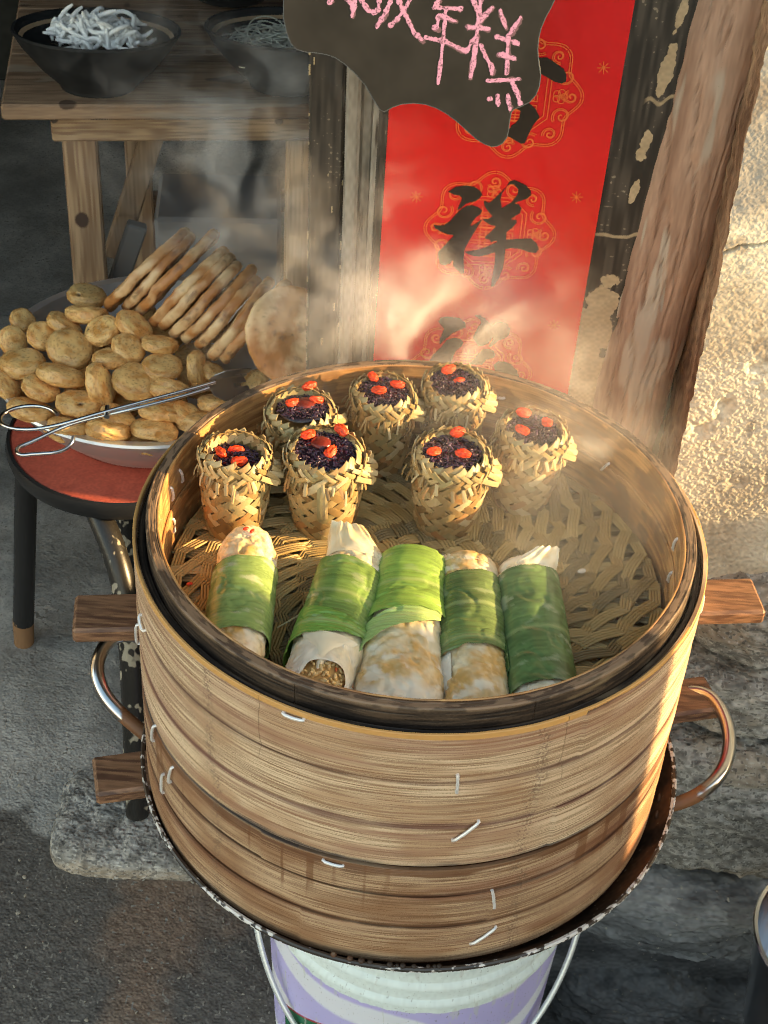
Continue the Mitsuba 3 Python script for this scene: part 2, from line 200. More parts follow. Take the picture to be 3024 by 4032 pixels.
def greywood(p, n, uv):
    st = fbm(p.x * 160, p.y * 160, p.z * 7, 3); b = fbm(p.x * 24, p.y * 24, p.z * 5, 3); f = noise(p.x * 380, p.y * 380, p.z * 120)
    c = mix((0.13, 0.112, 0.09), (0.30, 0.27, 0.225), smoothstep(0.3, 0.7, 0.5 * st + 0.5 * b)) * (0.8 + 0.4 * f)
    return mix(c, (0.05, 0.04, 0.032), smoothstep(0.66, 0.74, fbm(p.x * 90, p.y * 90, p.z * 9 + 4, 3)))
mat_proc('m_greywood', greywood, 0.75, 0.25)
def stone(p, n, uv):
    a = noise(p.x * 260, p.y * 260, p.z * 260); b = noise(p.x * 120, p.y * 120, p.z * 120); g = fbm(p.x * 18, p.y * 18, p.z * 22, 4)
    c = mix((0.20, 0.188, 0.17), (0.43, 0.41, 0.375), smoothstep(0.3, 0.72, 0.3 * a + 0.3 * b + 0.4 * g))
    c = mix(c, (0.35, 0.27, 0.19), smoothstep(0.58, 0.68, fbm(p.x * 12 + 4, p.y * 12, p.z * 12, 3)) * 0.5)
    c = mix(c, (0.085, 0.08, 0.072), smoothstep(0.60, 0.76, a) * 0.7)
    return mix(c * (0.7 + 0.6 * b), (0.52, 0.50, 0.46), smoothstep(0.70, 0.84, noise(p.x * 310 + 5, p.y * 310, p.z * 310)) * 0.6)
def stone_b(p, n, uv): return 0.6 * fbm(p.x * 60, p.y * 60, p.z * 70, 4) + 0.4 * noise(p.x * 280, p.y * 280, p.z * 280)
mat_proc('m_stone', stone, 0.85, 0.25, stone_b, 0.008)
def slate(p, n, uv):
    g = fbm(p.x * 16, p.y * 16, p.z * 24, 4); f = noise(p.x * 200, p.y * 200, p.z * 200)
    c = mix((0.16, 0.16, 0.158), (0.34, 0.34, 0.335), smoothstep(0.3, 0.7, g)) * (0.75 + 0.5 * f)
    return mix(c, (0.42, 0.38, 0.31), smoothstep(0.885, 0.92, noise(p.x * 150 + 3, p.y * 150, p.z * 150)))
mat_proc('m_slate', slate, 0.6, 0.35, stone_b, 0.004)
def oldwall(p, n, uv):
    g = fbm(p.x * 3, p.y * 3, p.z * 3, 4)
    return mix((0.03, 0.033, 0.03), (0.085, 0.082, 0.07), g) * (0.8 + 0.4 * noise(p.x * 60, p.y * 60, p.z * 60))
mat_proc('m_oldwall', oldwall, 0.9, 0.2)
def straw_pal(p, n, uv): return (0.3, 0.25, 0.2)

# ---------------------------------------------------------------- the setting
labels_setting = lambda k, lab: labels.__setitem__(k, {'label': lab, 'kind': 'structure'})
ditch = Polygon([(0.175, -0.30), (1.6, -0.30), (1.6, 0.30), (0.21, 0.30), (0.19, 0.02)])
gpoly = Polygon([(-15, -15), (15, -15), (15, 15), (-15, 15)]).difference(ditch)
gm = extr(gpoly, 0.12); gm.apply_translation([0, 0, -0.12])
# finer sheet where the camera looks, gently uneven
gx, gy = np.meshgrid(np.linspace(-0.9, 0.17, 170), np.linspace(-0.2, 1.5, 220), indexing='ij')
gv = np.stack([gx, gy, 0 * gx], -1).reshape(-1, 3)
edge = np.minimum(np.minimum(gv[:, 0] + 0.9, 0.17 - gv[:, 0]), np.minimum(gv[:, 1] + 0.2, 1.5 - gv[:, 1]))
gv[:, 2] = 0.004 + np.clip(edge / 0.05, 0, 1) * (0.006 * fb(gv, 9, 1) + 0.002 * fb(gv, 60, 2) + 0.003)
scene['ground'] = mikit.ply(gm, 'm_concrete'); labels_setting('ground', 'grey concrete pavement of the alley with worn patches')
scene['pavement'] = mikit.ply(tm(gv, grid_faces(170, 220)), 'm_concrete', smooth=True); labels_setting('pavement', 'worn concrete, dry and grey at the back, wet and dark in front')
dl = [cbox(1.6, 0.8, 0.05).apply_translation([0.95, 0.0, -0.5]), cbox(1.6, 0.05, 0.4).apply_translation([0.95, -0.33, -0.32]), cbox(1.6, 0.05, 0.4).apply_translation([0.95, 0.33, -0.32]), cbox(0.05, 0.8, 0.4).apply_translation([0.14, 0.0, -0.325]), cbox(0.05, 0.8, 0.4).apply_translation([1.65, 0.0, -0.32])]
scene['gutter'] = mikit.ply(cat_(dl), 'm_slate'); labels_setting('gutter', 'dark stone-lined drain running under the foundation stones')

# grit, pebbles and scraps on the wet pavement
gr = []
for k in range(120):
    x, y = R_.uniform(-0.52, -0.05), R_.uniform(-0.08, 0.42)
    s = R_.uniform(0.0006, 0.0016) * (2.6 if k % 15 == 0 else 1)
    m = ico(1); v = m.vertices * [s * R_.uniform(0.8, 2.2), s, s * 0.6]; v = v @ trimesh.transformations.euler_matrix(0, 0, R_.uniform(0, 6))[:3, :3].T
    gr.append(tm(v + [x, y, 0.0085], m.faces))
mat_plain('m_grit', (0.30, 0.27, 0.22), 0.8)
solo('grit', cat_(gr), 'm_grit', 'pale specks of grit scattered over the dark wet pavement', 'grit', kind='stuff')

# the house front: wall above and beside, door opening on the left, room behind
key = thing('house_wall', 'old house front behind the stall with a dark open doorway', 'wall')
def wbox(a, b): a, b = np.array(a), np.array(b); return cbox(*(b - a), 0.004).apply_translation((a + b) / 2)
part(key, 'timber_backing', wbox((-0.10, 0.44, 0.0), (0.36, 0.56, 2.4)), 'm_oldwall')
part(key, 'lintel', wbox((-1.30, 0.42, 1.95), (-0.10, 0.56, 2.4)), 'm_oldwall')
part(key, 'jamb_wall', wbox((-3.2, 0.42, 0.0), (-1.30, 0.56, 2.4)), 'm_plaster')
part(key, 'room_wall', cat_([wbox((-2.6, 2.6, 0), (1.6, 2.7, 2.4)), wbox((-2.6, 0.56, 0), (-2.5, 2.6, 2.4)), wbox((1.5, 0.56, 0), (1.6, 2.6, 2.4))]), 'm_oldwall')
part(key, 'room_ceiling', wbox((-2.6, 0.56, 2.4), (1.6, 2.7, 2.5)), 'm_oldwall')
part(key, 'eave', wbox((-3.0, 0.02, 2.05), (5.0, 0.9, 2.12)).apply_translation([0, 0, 0.4]), 'm_greywood')
# plaster wall at the right, standing proud of the timber
nx, nz = 230, 620
px, pz = np.meshgrid(np.linspace(0.272, 0.46, nx), np.linspace(0.42, 1.16, nz), indexing='ij')
pv = np.stack([px, 0 * px + 0.32, pz], -1).reshape(-1, 3)
edge_x = 0.287 + 0.004 * fb(np.stack([pz, 0 * pz, 0 * pz], -1).reshape(-1, 3), 14, 3, 4) * 2 + 0.004 * fb(np.stack([pz, 0 * pz, 0 * pz], -1).reshape(-1, 3), 70, 5)
d0 = pv[:, 0] - 0.272
pv[:, 0] = np.where(d0 < 0.012, edge_x - 0.001 + 0.0 * d0, edge_x + (0.46 - edge_x) * (d0 - 0.012) / (0.188 - 0.012))
pit = np.clip(meshkit.fbm(pv * [40, 1, 30] + 9, 3, 5) - 0.60, 0, 1)
lowrough = 1 / (1 + np.exp((pv[:, 2] - 0.77 + 0.15 * (pv[:, 0] - 0.3)) / 0.008))
pv[:, 1] += -0.003 * fb(pv, 6, 4) - (0.0006 + 0.0006 * lowrough) * fb(pv, 90, 6) - (0.0009 + 0.0008 * lowrough) * fb(pv, 300, 7) - (0.0008 + 0.0009 * lowrough) * fb(pv, 560, 17, 2) + 0.02 * pit * lowrough + 0.005 * pit + 0.002 * lowrough
crk = np.abs(pv[:, 2] - 0.885 - 0.4 * (pv[:, 0] - 0.29) + 0.01 * fb(pv, 50, 8)) < 0.0017
pv[:, 1] += np.where(crk & (pv[:, 0] < 0.345), 0.006, 0)
pk = thing('plaster_wall', 'sunlit tan plaster wall at the right, crumbling and pitted', 'wall')
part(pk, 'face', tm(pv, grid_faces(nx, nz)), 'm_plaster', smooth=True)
rv0 = pv[:nz]; dep = np.linspace(0, 0.15, 24); rvv = np.stack([rv0[:, None, 0] + 0.03 * dep[None] + 0 * rv0[:, None, 0], rv0[:, None, 1] + dep[None], rv0[:, None, 2] + 0 * dep[None]], -1)
rvv[..., 0] += np.where(dep > 0, 1, 0) * (0.003 * fb(rvv, 40, 12) + 0.003 * fb(rvv, 140, 13))
def reveal_col(p, n, uv):
    g = fbm(p.x * 60, p.y * 60, p.z * 14, 3); f = noise(p.x * 300, p.y * 300, p.z * 120)
    return mix((0.13, 0.075, 0.045), (0.30, 0.20, 0.125), smoothstep(0.3, 0.7, g)) * (0.7 + 0.6 * f)
mat_proc('m_reveal', reveal_col, 0.85, 0.2)
part(pk, 'reveal', tm(rvv.reshape(-1, 3), grid_faces(nz, 24)), 'm_reveal', smooth=True, label='brown crumbling side of the plaster beside the column')
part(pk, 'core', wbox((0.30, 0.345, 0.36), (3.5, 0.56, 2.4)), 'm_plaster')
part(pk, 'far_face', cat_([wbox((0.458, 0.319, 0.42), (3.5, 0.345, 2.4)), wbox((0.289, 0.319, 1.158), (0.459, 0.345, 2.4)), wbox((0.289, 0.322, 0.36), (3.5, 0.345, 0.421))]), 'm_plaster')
# the foundation stones under it
mat_plain('m_dirt', (0.20, 0.18, 0.155), 0.95)
sk = thing('foundation', 'rough stacked foundation stones under the plaster wall, right of the pot', 'wall')
part(sk, 'infill', wbox((0.34, 0.36, -0.42), (3.4, 0.55, 0.40)), 'm_dirt')
def rock(c, size, seed, n=5, amp=0.010, pw=5.0):
    m = ico(n); v = m.vertices; q = np.abs(v) ** pw; v = v / (q.sum(1, keepdims=True) ** (1 / pw)); v = v * np.array(size) / 2
    nrm = m.vertices
    w = v + np.array(c)
    v = v + nrm * (amp * 2 * fb(w, 14, seed, 4) + amp * 0.9 * fb(w * [1, 1, 1.6], 55, seed + 3, 3) + amp * 0.45 * fb(w * [1, 1, 1.5], 160, seed + 6, 2))[:, None]
    return tm(v + np.array(c), m.faces)
for c, size, bs, sd, amp in [((0.56, 0.400, 0.405), (0.44, 0.24, 0.135), 'm_stone', 1, 0.012), ((0.57, 0.39, 0.285), (0.48, 0.24, 0.100), 'm_stone', 2, 0.012),
                        ((0.58, 0.375, 0.107), (0.60, 0.27, 0.225), 'm_stone', 3, 0.02), ((0.60, 0.335, -0.075), (0.68, 0.27, 0.135), 'm_slate', 4, 0.022),
                        ((0.44, 0.36, -0.37), (0.34, 0.2, 0.16), 'm_slate', 5, 0.02), ((0.88, 0.40, 0.24), (0.14, 0.2, 0.3), 'm_stone', 6, 0.012)]:
    part(sk, 'stone', rock(c, size, sd, 6 if c[0] < 0.7 and bs else 4, amp), bs, smooth=True)

# red-brown timber column
th = np.linspace(0, 2 * PI, 193)[:-1]; zs = np.linspace(0.0, 2.4, 240)
cz, ct = np.meshgrid(zs, th, indexing='ij')
cx0 = 0.2375 + 0.074 * (cz - 0.67)
cv = np.stack([cx0 + 0.0475 * np.cos(ct), 0.427 + 0.05 * np.sin(ct), cz], -1)
cv += (0.0018 * fb(cv, 18, 9) + 0.0016 * fb(cv * [1, 1, 0.12], 150, 10) - 0.0022 * np.clip(1 - np.abs(fb(cv * [1, 1, 0.10], 60, 14)) * 30, 0, 1))[..., None] * np.stack([np.cos(ct), np.sin(ct), 0 * ct], -1) * 2
ck = thing('column', 'round red-brown timber column between the black panel and the plaster wall', 'column')
part(ck, 'shaft', tm(cv.reshape(-1, 3), grid_faces(240, 192, True)), 'm_redcol', smooth=True)
part(ck, 'base', lathe([(0, 0), (0.085, 0), (0.085, 0.06), (0.06, 0.085), (0, 0.085)], 48, False, (0.21, 0.43)), 'm_stone')
# black lacquered panel beside the banner
def upright(length, w, th_, loc, seed, lean=0.0, c=0.003, rough=0.0015):
    """a plank standing on end: width along x, thickness along y"""
    m = board(length, w, th_, c, seed, 50, rough); v = m.vertices
    v = np.stack([v[:, 1], v[:, 2], v[:, 0]], -1); v[:, 0] += lean * v[:, 2]
    return tm(v + np.array(loc), m.faces)
solo('door_panel', upright(2.0, 0.30, 0.03, (0.085, 0.415, 1.05), 3), 'm_lacquer', 'black lacquered door panel with peeling tan patches beside the red banner', 'panel')
solo('door_post', upright(2.4, 0.0365, 0.08, (-0.1215, 0.458, 1.2), 5, -0.012), 'm_lacquer', 'dark chipped door post between the wooden table and the grey strips', 'post')
fk = thing('door_frame', 'weathered grey timber frame strips between the dark post and the banner', 'frame')
part(fk, 'strip', upright(2.4, 0.0150, 0.05, (-0.0935, 0.432, 1.2), 6, -0.008), 'm_greywood', label='pale worn strip next to the dark post')
part(fk, 'strip', upright(2.4, 0.0135, 0.03, (-0.0785, 0.436, 1.2), 7, -0.006), 'm_greywood', label='recessed middle strip')
part(fk, 'strip', upright(2.4, 0.0150, 0.04, (-0.0645, 0.425, 1.2), 8, -0.004), 'm_greywood', label='outer strip touching the banner edge')
# pale chips along the post's edge
mat_plain('m_chip', (0.42, 0.33, 0.20), 0.8)
ch = []
for k in range(34):
    z = R_.uniform(0.6, 1.1); e = R_.choice([-0.0178, 0.0178, R_.uniform(-0.015, 0.015)], p=[.45, .3, .25]); L = R_.uniform(0.002, 0.012); 
    ch.append(mv(cbox(R_.uniform(0.0008, 0.002), 0.0014, L, 0.0003), (-0.1215 + e - 0.012 * (z - 1.2), 0.4175, z)))
part('door_post', 'bare_chip', cat_(ch), 'm_chip', kind='stuff')

# unseen wall added outside the frame to keep low sun off stones and pot
nk = thing('added_low_wall', 'low plastered wall added out of view to block the low sun', 'wall')
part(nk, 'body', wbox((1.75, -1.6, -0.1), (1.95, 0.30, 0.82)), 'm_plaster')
part(nk, 'coping', wbox((1.71, -1.62, 0.822), (1.99, 0.30, 0.87)), 'm_slate')

ek = thing('added_cabinet', 'plank box added out of view to block sun from the right', 'added_cabinet')  # added occluder outside the frame, shades the front of the steamer
for j in range(6): part(ek, 'plank', wbox((1.03, -0.475 - 0.2 * j, 0.04), (1.05, -0.277 - 0.2 * j, 1.14)), 'm_greywood')
part(ek, 'side', wbox((1.052, -0.297, 0.04), (1.54, -0.277, 1.14)), 'm_greywood')
part(ek, 'top', wbox((1.0, -1.52, 1.142), (1.56, -0.262, 1.175)), 'm_greywood')
# ---------------------------------------------------------------- steamer, pot, bucket
def hoop_col(p, n, uv):
    a = dr.atan2(p.y, p.x)
    z = p.z + 0.0016 * dr.sin(a * 2 + 1) + 0.0012 * noise(a * 3, 1)
    line = noise(z * 1150, a * 5, 1); fine = noise(z * 2600, a * 11, 2); wide = fbm(z * 130, a * 1.6, 3, 3); blot = fbm(z * 38, a * 4, 5, 3)
    c = mix((0.28, 0.165, 0.09), (0.68, 0.515, 0.345), smoothstep(0.25, 0.72, 0.46 * line + 0.33 * fine + 0.22 * wide))
    c = mix(c, (0.33, 0.165, 0.075), smoothstep(0.42, 0.74, blot) * (0.12 + 0.6 * line))
    c = mix(c, (0.27, 0.115, 0.07), smoothstep(0.47, 0.74, fbm(z * 75, a * 1.6 + 4, 9, 3)) * (0.15 + 0.6 * fine))
    st = noise(z * 700, a * 4, 4); ra = fbm(a * 7, z * 30, 2, 3)
    def seam(z0, up, dn, col, c, k):
        d = z - z0; w = dr.select(d > 0, up, dn) * 0.8 * (0.1 + 1.6 * ra * (0.3 + st))
        return mix(c, col, smoothstep(0.0025, -0.0025, dr.abs(d) - w) * k)
    for z0, up, dn, col, k in ((0.770, 0.004, 0.005, (0.10, 0.055, 0.030), 0.8), (0.7159, 0.005, 0.0035, (0.12, 0.05, 0.030), 0.75), (0.6622, 0.006, 0.004, (0.12, 0.045, 0.035), 0.8),
                          (0.6115, 0.007, 0.001, (0.040, 0.040, 0.045), 0.9), (0.6095, 0.001, 0.012, (0.17, 0.078, 0.036), 0.8), (0.575, 0.005, 0.004, (0.10, 0.04, 0.022), 0.8), (0.534, 0.004, 0.005, (0.12, 0.05, 0.022), 0.8)):
        c = seam(z0, up, dn, col, c, k)
    low = smoothstep(0.611, 0.609, p.z)
    c = mix(c, C3(c) * mi.Color3f(0.62, 0.52, 0.45), low * (0.65 + 0.7 * (blot - 0.3)))
    # nodes of the bamboo: narrow columns of dark specks
    for a0, z1 in ((-1.19, 0.0), (-0.62, 0.2), (-2.30, 0.7)):
        w = dr.abs(a - a0 - 0.05 * noise(dr.floor(z * 18.5), z1) - 0.02 * noise(z * 60, z1))
        c = mix(c, (0.15, 0.095, 0.06), smoothstep(0.034, 0.004, w) * smoothstep(0.50, 0.75, noise(z * 620, a * 210, 3)) * 0.6)
    # dried drips below the joint of the two tiers
    run = noise(a * 38, 2.5, 0); ln = 0.012 + 0.07 * noise(a * 38, 9.5, 1)
    drip = smoothstep(0.74, 0.82, run + 0.03 * (noise(z * 120, 4) - 0.5)) * low * smoothstep(ln + 0.012, ln - 0.012, 0.61 - z)
    return mix(c, (0.15, 0.060, 0.022), drip * (0.45 + 0.4 * line))
def hoop_bump(p, n, uv):
    a = dr.atan2(p.y, p.x)
    return 0.6 * noise(p.z * 1300, a * 7, 1) + 0.4 * noise(p.z * 2600, a * 14, 2)
mat_proc('m_hoop', hoop_col, 0.42, 0.45, hoop_bump, 0.0007, 2e-4)
def rim_col(p, n, uv):
    r = dr.sqrt(p.x * p.x + p.y * p.y); a = dr.atan2(p.y, p.x)
    st = fbm(p.z * 500, a * 6, r * 700, 3); b = fbm(p.z * 90, a * 6, r * 60, 4); f = noise(p.x * 500, p.y * 500, p.z * 700)
    c = mix((0.016, 0.012, 0.010), (0.080, 0.053, 0.034), smoothstep(0.35, 0.72, 0.55 * st + 0.45 * b)) * (0.75 + 0.5 * f)
    pale = smoothstep(0.54, 0.70, 0.5 * b + 0.5 * fbm(a * 5, p.z * 150, 3, 3)) * smoothstep(0.2, 0.95, dr.cos(a + 0.35))  # pale tone on the right paints the sunlit side of the rim
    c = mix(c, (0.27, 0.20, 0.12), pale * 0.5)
    return mix(c, (0.24, 0.16, 0.10), smoothstep(0.782, 0.786, p.z) * (0.2 + 0.6 * smoothstep(0.4, 0.6, fbm(a * 18, r * 300, 0, 3))))
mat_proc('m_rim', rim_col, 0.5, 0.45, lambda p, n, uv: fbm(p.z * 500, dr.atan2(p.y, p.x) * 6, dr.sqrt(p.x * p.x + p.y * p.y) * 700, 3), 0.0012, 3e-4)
def liner_col(p, n, uv):
    a = dr.atan2(p.y, p.x); st = fbm(p.z * 260, a * 6, 2, 3); b = fbm(p.z * 45, a * 5, 4, 4); fine = noise(p.z * 1400, a * 9)
    c = mix((0.29, 0.135, 0.048), (0.52, 0.29, 0.11), smoothstep(0.3, 0.7, 0.5 * st + 0.5 * b)) * (0.85 + 0.3 * fine)
    return mix(c, (0.17, 0.09, 0.04), smoothstep(0.55, 0.7, fbm(p.z * 60 + 3, a * 9, 6, 3)) * 0.6)
mat_proc('m_liner', liner_col, 0.33, 0.5)
def handle_col(p, n, uv):
    st = fbm(p.x * 26, p.y * 300, p.z * 300, 3); f = noise(p.x * 120, p.y * 500, p.z * 500)
    c = mix((0.10, 0.050, 0.030), (0.25, 0.135, 0.075), smoothstep(0.3, 0.7, st)) * (0.75 + 0.5 * f)
    return c
mat_proc('m_handle', handle_col, 0.45, 0.45)
mat_plain('m_steel', (0.80, 0.80, 0.80), 0.35, 0.6, 0.45)
mat_plain('m_orange_edge', (0.55, 0.30, 0.10), 0.5)

HOOPS = [(0.7700, 0.7165), (0.7153, 0.6628), (0.6616, 0.6125), (0.6095, 0.5755), (0.5743, 0.5345), (0.5333, 0.4845)]
def hoop_mesh(z1, z0, seed, dr_=0.0):
    R = 0.25 + dr_; ri = R - 0.0036
    k = np.linspace(0, 1, 9); prof = [(R - 0.0011 + 0.0011 * min(1, 6 * min(t, 1 - t)), z1 + (z0 - z1) * t) for t in k] + [(ri, z0), (ri, z1)]
    m = lathe(prof, 600); v = m.vertices; a = np.arctan2(v[:, 1], v[:, 0])
    a0 = math.radians((-58, -66, -61, -118, -72, -109)[int(seed) - 1]); lap = ((a - a0) % (2 * PI)) / 1.5; rr0 = np.hypot(v[:, 0], v[:, 1]); v[:, :2] *= (1 + np.where((lap < 1) & (rr0 > R - 0.002), 0.0013 * (1 - lap), 0) / R)[:, None]
    v[:, 2] += 0.0016 * np.sin(a + seed) + 0.0008 * np.sin(3 * a + 2 * seed)
    s = 1 + 0.0022 * fb(np.stack([np.cos(a) * 2, np.sin(a) * 2, 0 * a + seed], -1), 1, seed); v[:, :2] *= s[:, None]
    return tm(v, m.faces)
def ring_mesh(ri, ro, z0, z1, seed, c=0.0012, wob=0.0008):
    prof = [(ri, z0), (ro, z0), (ro, z1 - c), (ro - c, z1), (ri + c, z1), (ri, z1 - c)]
    m = lathe(prof, 240); v = m.vertices; a = np.arctan2(v[:, 1], v[:, 0])
    v[:, 2] += np.where(v[:, 2] > z1 - 3 * c, wob * 2 * fb(np.stack([np.cos(a), np.sin(a), 0 * a], -1), 6, seed), 0)
    v += 0.0007 * fb(v * [1, 1, 2.5], 60, seed)[:, None] * np.stack([np.cos(a), np.sin(a), 0 * a], -1)
    return tm(v, m.faces)
def staple_mesh(a1, z1, a2, z2, R=0.2512, inward=False, r=0.00145):
    s = -1 if not inward else 1
    P = [(R + s * 0.006, a1, z1), (R - s * 0.0005, a1, z1), (R - s * 0.0012, a1 + 0.12 * (a2 - a1), z1 + 0.12 * (z2 - z1)), (R - s * 0.0016, (a1 + a2) / 2, (z1 + z2) / 2), (R - s * 0.0012, a2 - 0.12 * (a2 - a1), z2 - 0.12 * (z2 - z1)), (R - s * 0.0005, a2, z2), (R + s * 0.006, a2, z2)]
    return tube([(q * math.cos(math.radians(a)), q * math.sin(math.radians(a)), z) for q, a, z in P], r, 7)
def handle_bar(yaw, z, x0, x1, w, h, seed, cx=0.005, cy=0.012):
    out = []
    for a, b in ((x0, -0.2475), (0.2475, x1)):
        m = board(b - a, w, h, 0.003, seed, 14, 0.0012); m.apply_translation([(a + b) / 2, 0, 0])
        out.append(mv(m, (cx, cy, z), yaw))
    return out
def tier(label, hoops, z_liner, bar, staples, rings):
    k = thing('bamboo_steamer', label, 'steamer', 'stacked bamboo steamer tiers')
    hk = [(part(k, 'hoop', hoop_mesh(z1, z0, sd), 'm_hoop', smooth=40), z0) for (z1, z0), sd in hoops]; lk = None
    if rings:
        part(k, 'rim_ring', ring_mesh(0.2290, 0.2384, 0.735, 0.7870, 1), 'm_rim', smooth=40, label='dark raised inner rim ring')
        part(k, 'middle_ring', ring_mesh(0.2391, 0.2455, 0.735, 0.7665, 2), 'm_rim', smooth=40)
        part(k, 'edge_strip', ring_mesh(0.24740, 0.25015, 0.766, 0.7715, 3, 0.0006), 'm_orange_edge', smooth=40, label='thin orange top edge of the outer hoop')
    lk = part(k, 'liner', ring_mesh(0.2272, 0.2292, z_liner[0], z_liner[1], 4, 0.0006), 'm_liner', smooth=40)
    if rings: part(k, 'liner', ring_mesh(0.2252, 0.2272, z_liner[0], 0.7445, 6, 0.0008, 0.003), 'm_liner', smooth=40)
    for m, lab in zip(bar, ('dark worn left handle block', 'reddish right handle block')): part(k, 'handle', m, 'm_handle', label=lab)
    for s in staples:
        c = s.vertices.mean(0); holder = lk if np.hypot(c[0], c[1]) < 0.24 else next((h for h, z0 in hk if c[2] > z0), hk[-1][0])
        part(holder, 'staple', s, 'm_steel', smooth=50)
    return k
S = STAPLES
st1 = [staple_mesh(*S[i]) for i in (0, 1, 2, 3, 4)] + [staple_mesh(-8, 0.742, -8.5, 0.722), staple_mesh(6, 0.757, 5.5, 0.737)]
st1 += [staple_mesh(a, z, b, w, 0.2250 if z < 0.744 else 0.2270, True) for a, z, b, w in ((166, 0.770, 165, 0.754), (172, 0.768, 171.5, 0.752), (173, 0.735, 173, 0.720), (2, 0.768, 3, 0.752), (-2, 0.742, -1, 0.728), (38, 0.748, 40, 0.735), (70, 0.765, 72, 0.764), (76, 0.760, 76.4, 0.752))]
st2 = [staple_mesh(*S[i]) for i in (5, 6, 7, 8, 9, 10)]
tier('top bamboo steamer tier with the open dark rim, holding baskets and rolls', list(zip(HOOPS[:3], (1, 2, 3))), (0.668, 0.7868), handle_bar(math.radians(8), 0.659, -0.315, 0.326, 0.050, 0.017, 5), st1, True)
tier('lower bamboo steamer tier with brown drip stains, standing in the steel pot', list(zip(HOOPS[3:], (4, 5, 6))), (0.50, 0.609), handle_bar(math.radians(15.5), 0.484, -0.309, 0.330, 0.050, 0.017, 6), st2, False)

# woven reed tray
ZT = 0.712
mat_plain('m_reed_1', (0.42, 0.285, 0.105), 0.38, 0.45)
mat_plain('m_reed_2', (0.31, 0.215, 0.085), 0.38, 0.45)
mat_plain('m_reed_3', (0.48, 0.35, 0.145), 0.38, 0.45)
mat_plain('m_reed_4', (0.235, 0.175, 0.08), 0.42, 0.45)
REED = ['m_reed_1', 'm_reed_2', 'm_reed_3', 'm_reed_4', 'm_reed_1', 'm_reed_3']
tk = thing('tray', 'round tray woven from bundled golden reeds, lying inside the top steamer tier', 'tray')
mat_plain('m_tray_base', (0.33, 0.24, 0.11), 0.7)
part(tk, 'base', lathe([(0, ZT - 0.022), (0.224, ZT - 0.022), (0.224, ZT - 0.019), (0, ZT - 0.019)], 96, False), 'm_tray_base')
def bundle(pts, n=3, r=0.00165, seed=0):
    """n reeds side by side along a polyline that lies near the tray plane"""
    p = np.asarray(pts, float); t = np.gradient(p, axis=0); t[:, 2] = 0; t /= np.linalg.norm(t, axis=1, keepdims=True) + 1e-9
    s = np.stack([-t[:, 1], t[:, 0], 0 * t[:, 0]], -1); out = []
    for k in range(n):
        o = (k - (n - 1) / 2) * 2 * r * 0.97; e = R_.uniform(-0.003, 0.003)
        q = p + s * o; q[0] -= t[0] * e; q[:, 2] += R_.uniform(-0.0003, 0.0003)
        out.append(tube(q, r * R_.uniform(0.88, 1.0), 6))
    return cat_(out)
def seg(p0, p1, over=True, n=7, lift=0.0032):
    t = np.linspace(0, 1, n)[:, None]; p = np.array(p0) * (1 - t) + np.array(p1) * t
    z = ZT - 0.005 + (lift * (np.sin(PI * t[:, 0]) if over else 1 - 0.8 * np.sin(PI * t[:, 0])))
    return np.c_[p, z]
def pol(r, a): return np.array([r * math.cos(a), r * math.sin(a)])
NB = 40
mat_plain('m_reed_5', (0.28, 0.20, 0.085), 0.42, 0.4)
def add_bundle(pts, n=3, r=0.00165, b=None): part(tk, 'reed_bundle', bundle(pts, n, r), b or REED[R_.integers(len(REED))], smooth=True)
for i in range(40):                     # dense lower layer
    a = 2 * PI * i / 40 + 0.03; t = np.linspace(0, 1, 9); rr = (0.05 if i % 2 else 0.115) + (0.222 - (0.05 if i % 2 else 0.115)) * t
    q = np.array([pol(x, a - 0.9 * (x - 0.05)) for x in rr])
    add_bundle(np.c_[q, ZT - 0.0082 + 0.0009 * np.sin(t * 14 + i)], 7, 0.0018, ('m_reed_5', 'm_reed_4')[i % 3 == 0])
for i in range(NB):                     # spokes
    a = 2 * PI * i / NB
    t = np.linspace(0, 1, 12); rr = 0.062 + (0.221 - 0.062) * t
    q = np.array([pol(x, a + 0.35 * (x - 0.06)) for x in rr])
    add_bundle(np.c_[q, ZT - 0.0048 + 0.0018 * np.sin(t * 9 + (i % 2) * PI)], 4, 0.0016)
for ring, (ra, rb, step) in enumerate(((0.078, 0.104, 2), (0.106, 0.132, 2), (0.134, 0.160, 2), (0.162, 0.188, 2), (0.190, 0.215, 2))):
    for i in range(NB):                 # bent bundles weaving round the spokes
        a = 2 * PI * (i + 0.5 * (ring % 2)) / NB; w = 2 * PI / NB
        P = [pol(ra, a - 0.55 * w), pol((ra + rb) / 2 - 0.004, a), pol(rb, a + 0.62 * w), pol(rb + 0.003, a + 1.5 * w)]
        q = np.array(P); t = np.linspace(0, 3, 13); q = np.stack([np.interp(t, range(4), q[:, k]) for k in (0, 1)], -1)
        z = ZT - 0.0038 + 0.0026 * np.sin(t / 3 * PI * 1.35 - 0.2) + (0.0012 if ring % 2 else 0)
        add_bundle(np.c_[q, z], 4, 0.00145)
for k in range(9):                      # plain weave in the middle
    o = -0.064 + 0.016 * k; L = math.sqrt(max(0.0, 0.078 ** 2 - o * o))
    for d in (0, 1):
        t = np.linspace(-L, L, 22); z = ZT - 0.0028 + 0.0020 * np.cos(t / 0.016 * PI + k * PI + d * PI)
        q = np.c_[t, 0 * t + o] if d == 0 else np.c_[0 * t + o, t]
        c, s = math.cos(0.5), math.sin(0.5); q = q @ np.array([[c, s], [-s, c]])
        add_bundle(np.c_[q, z], 4, 0.0017)

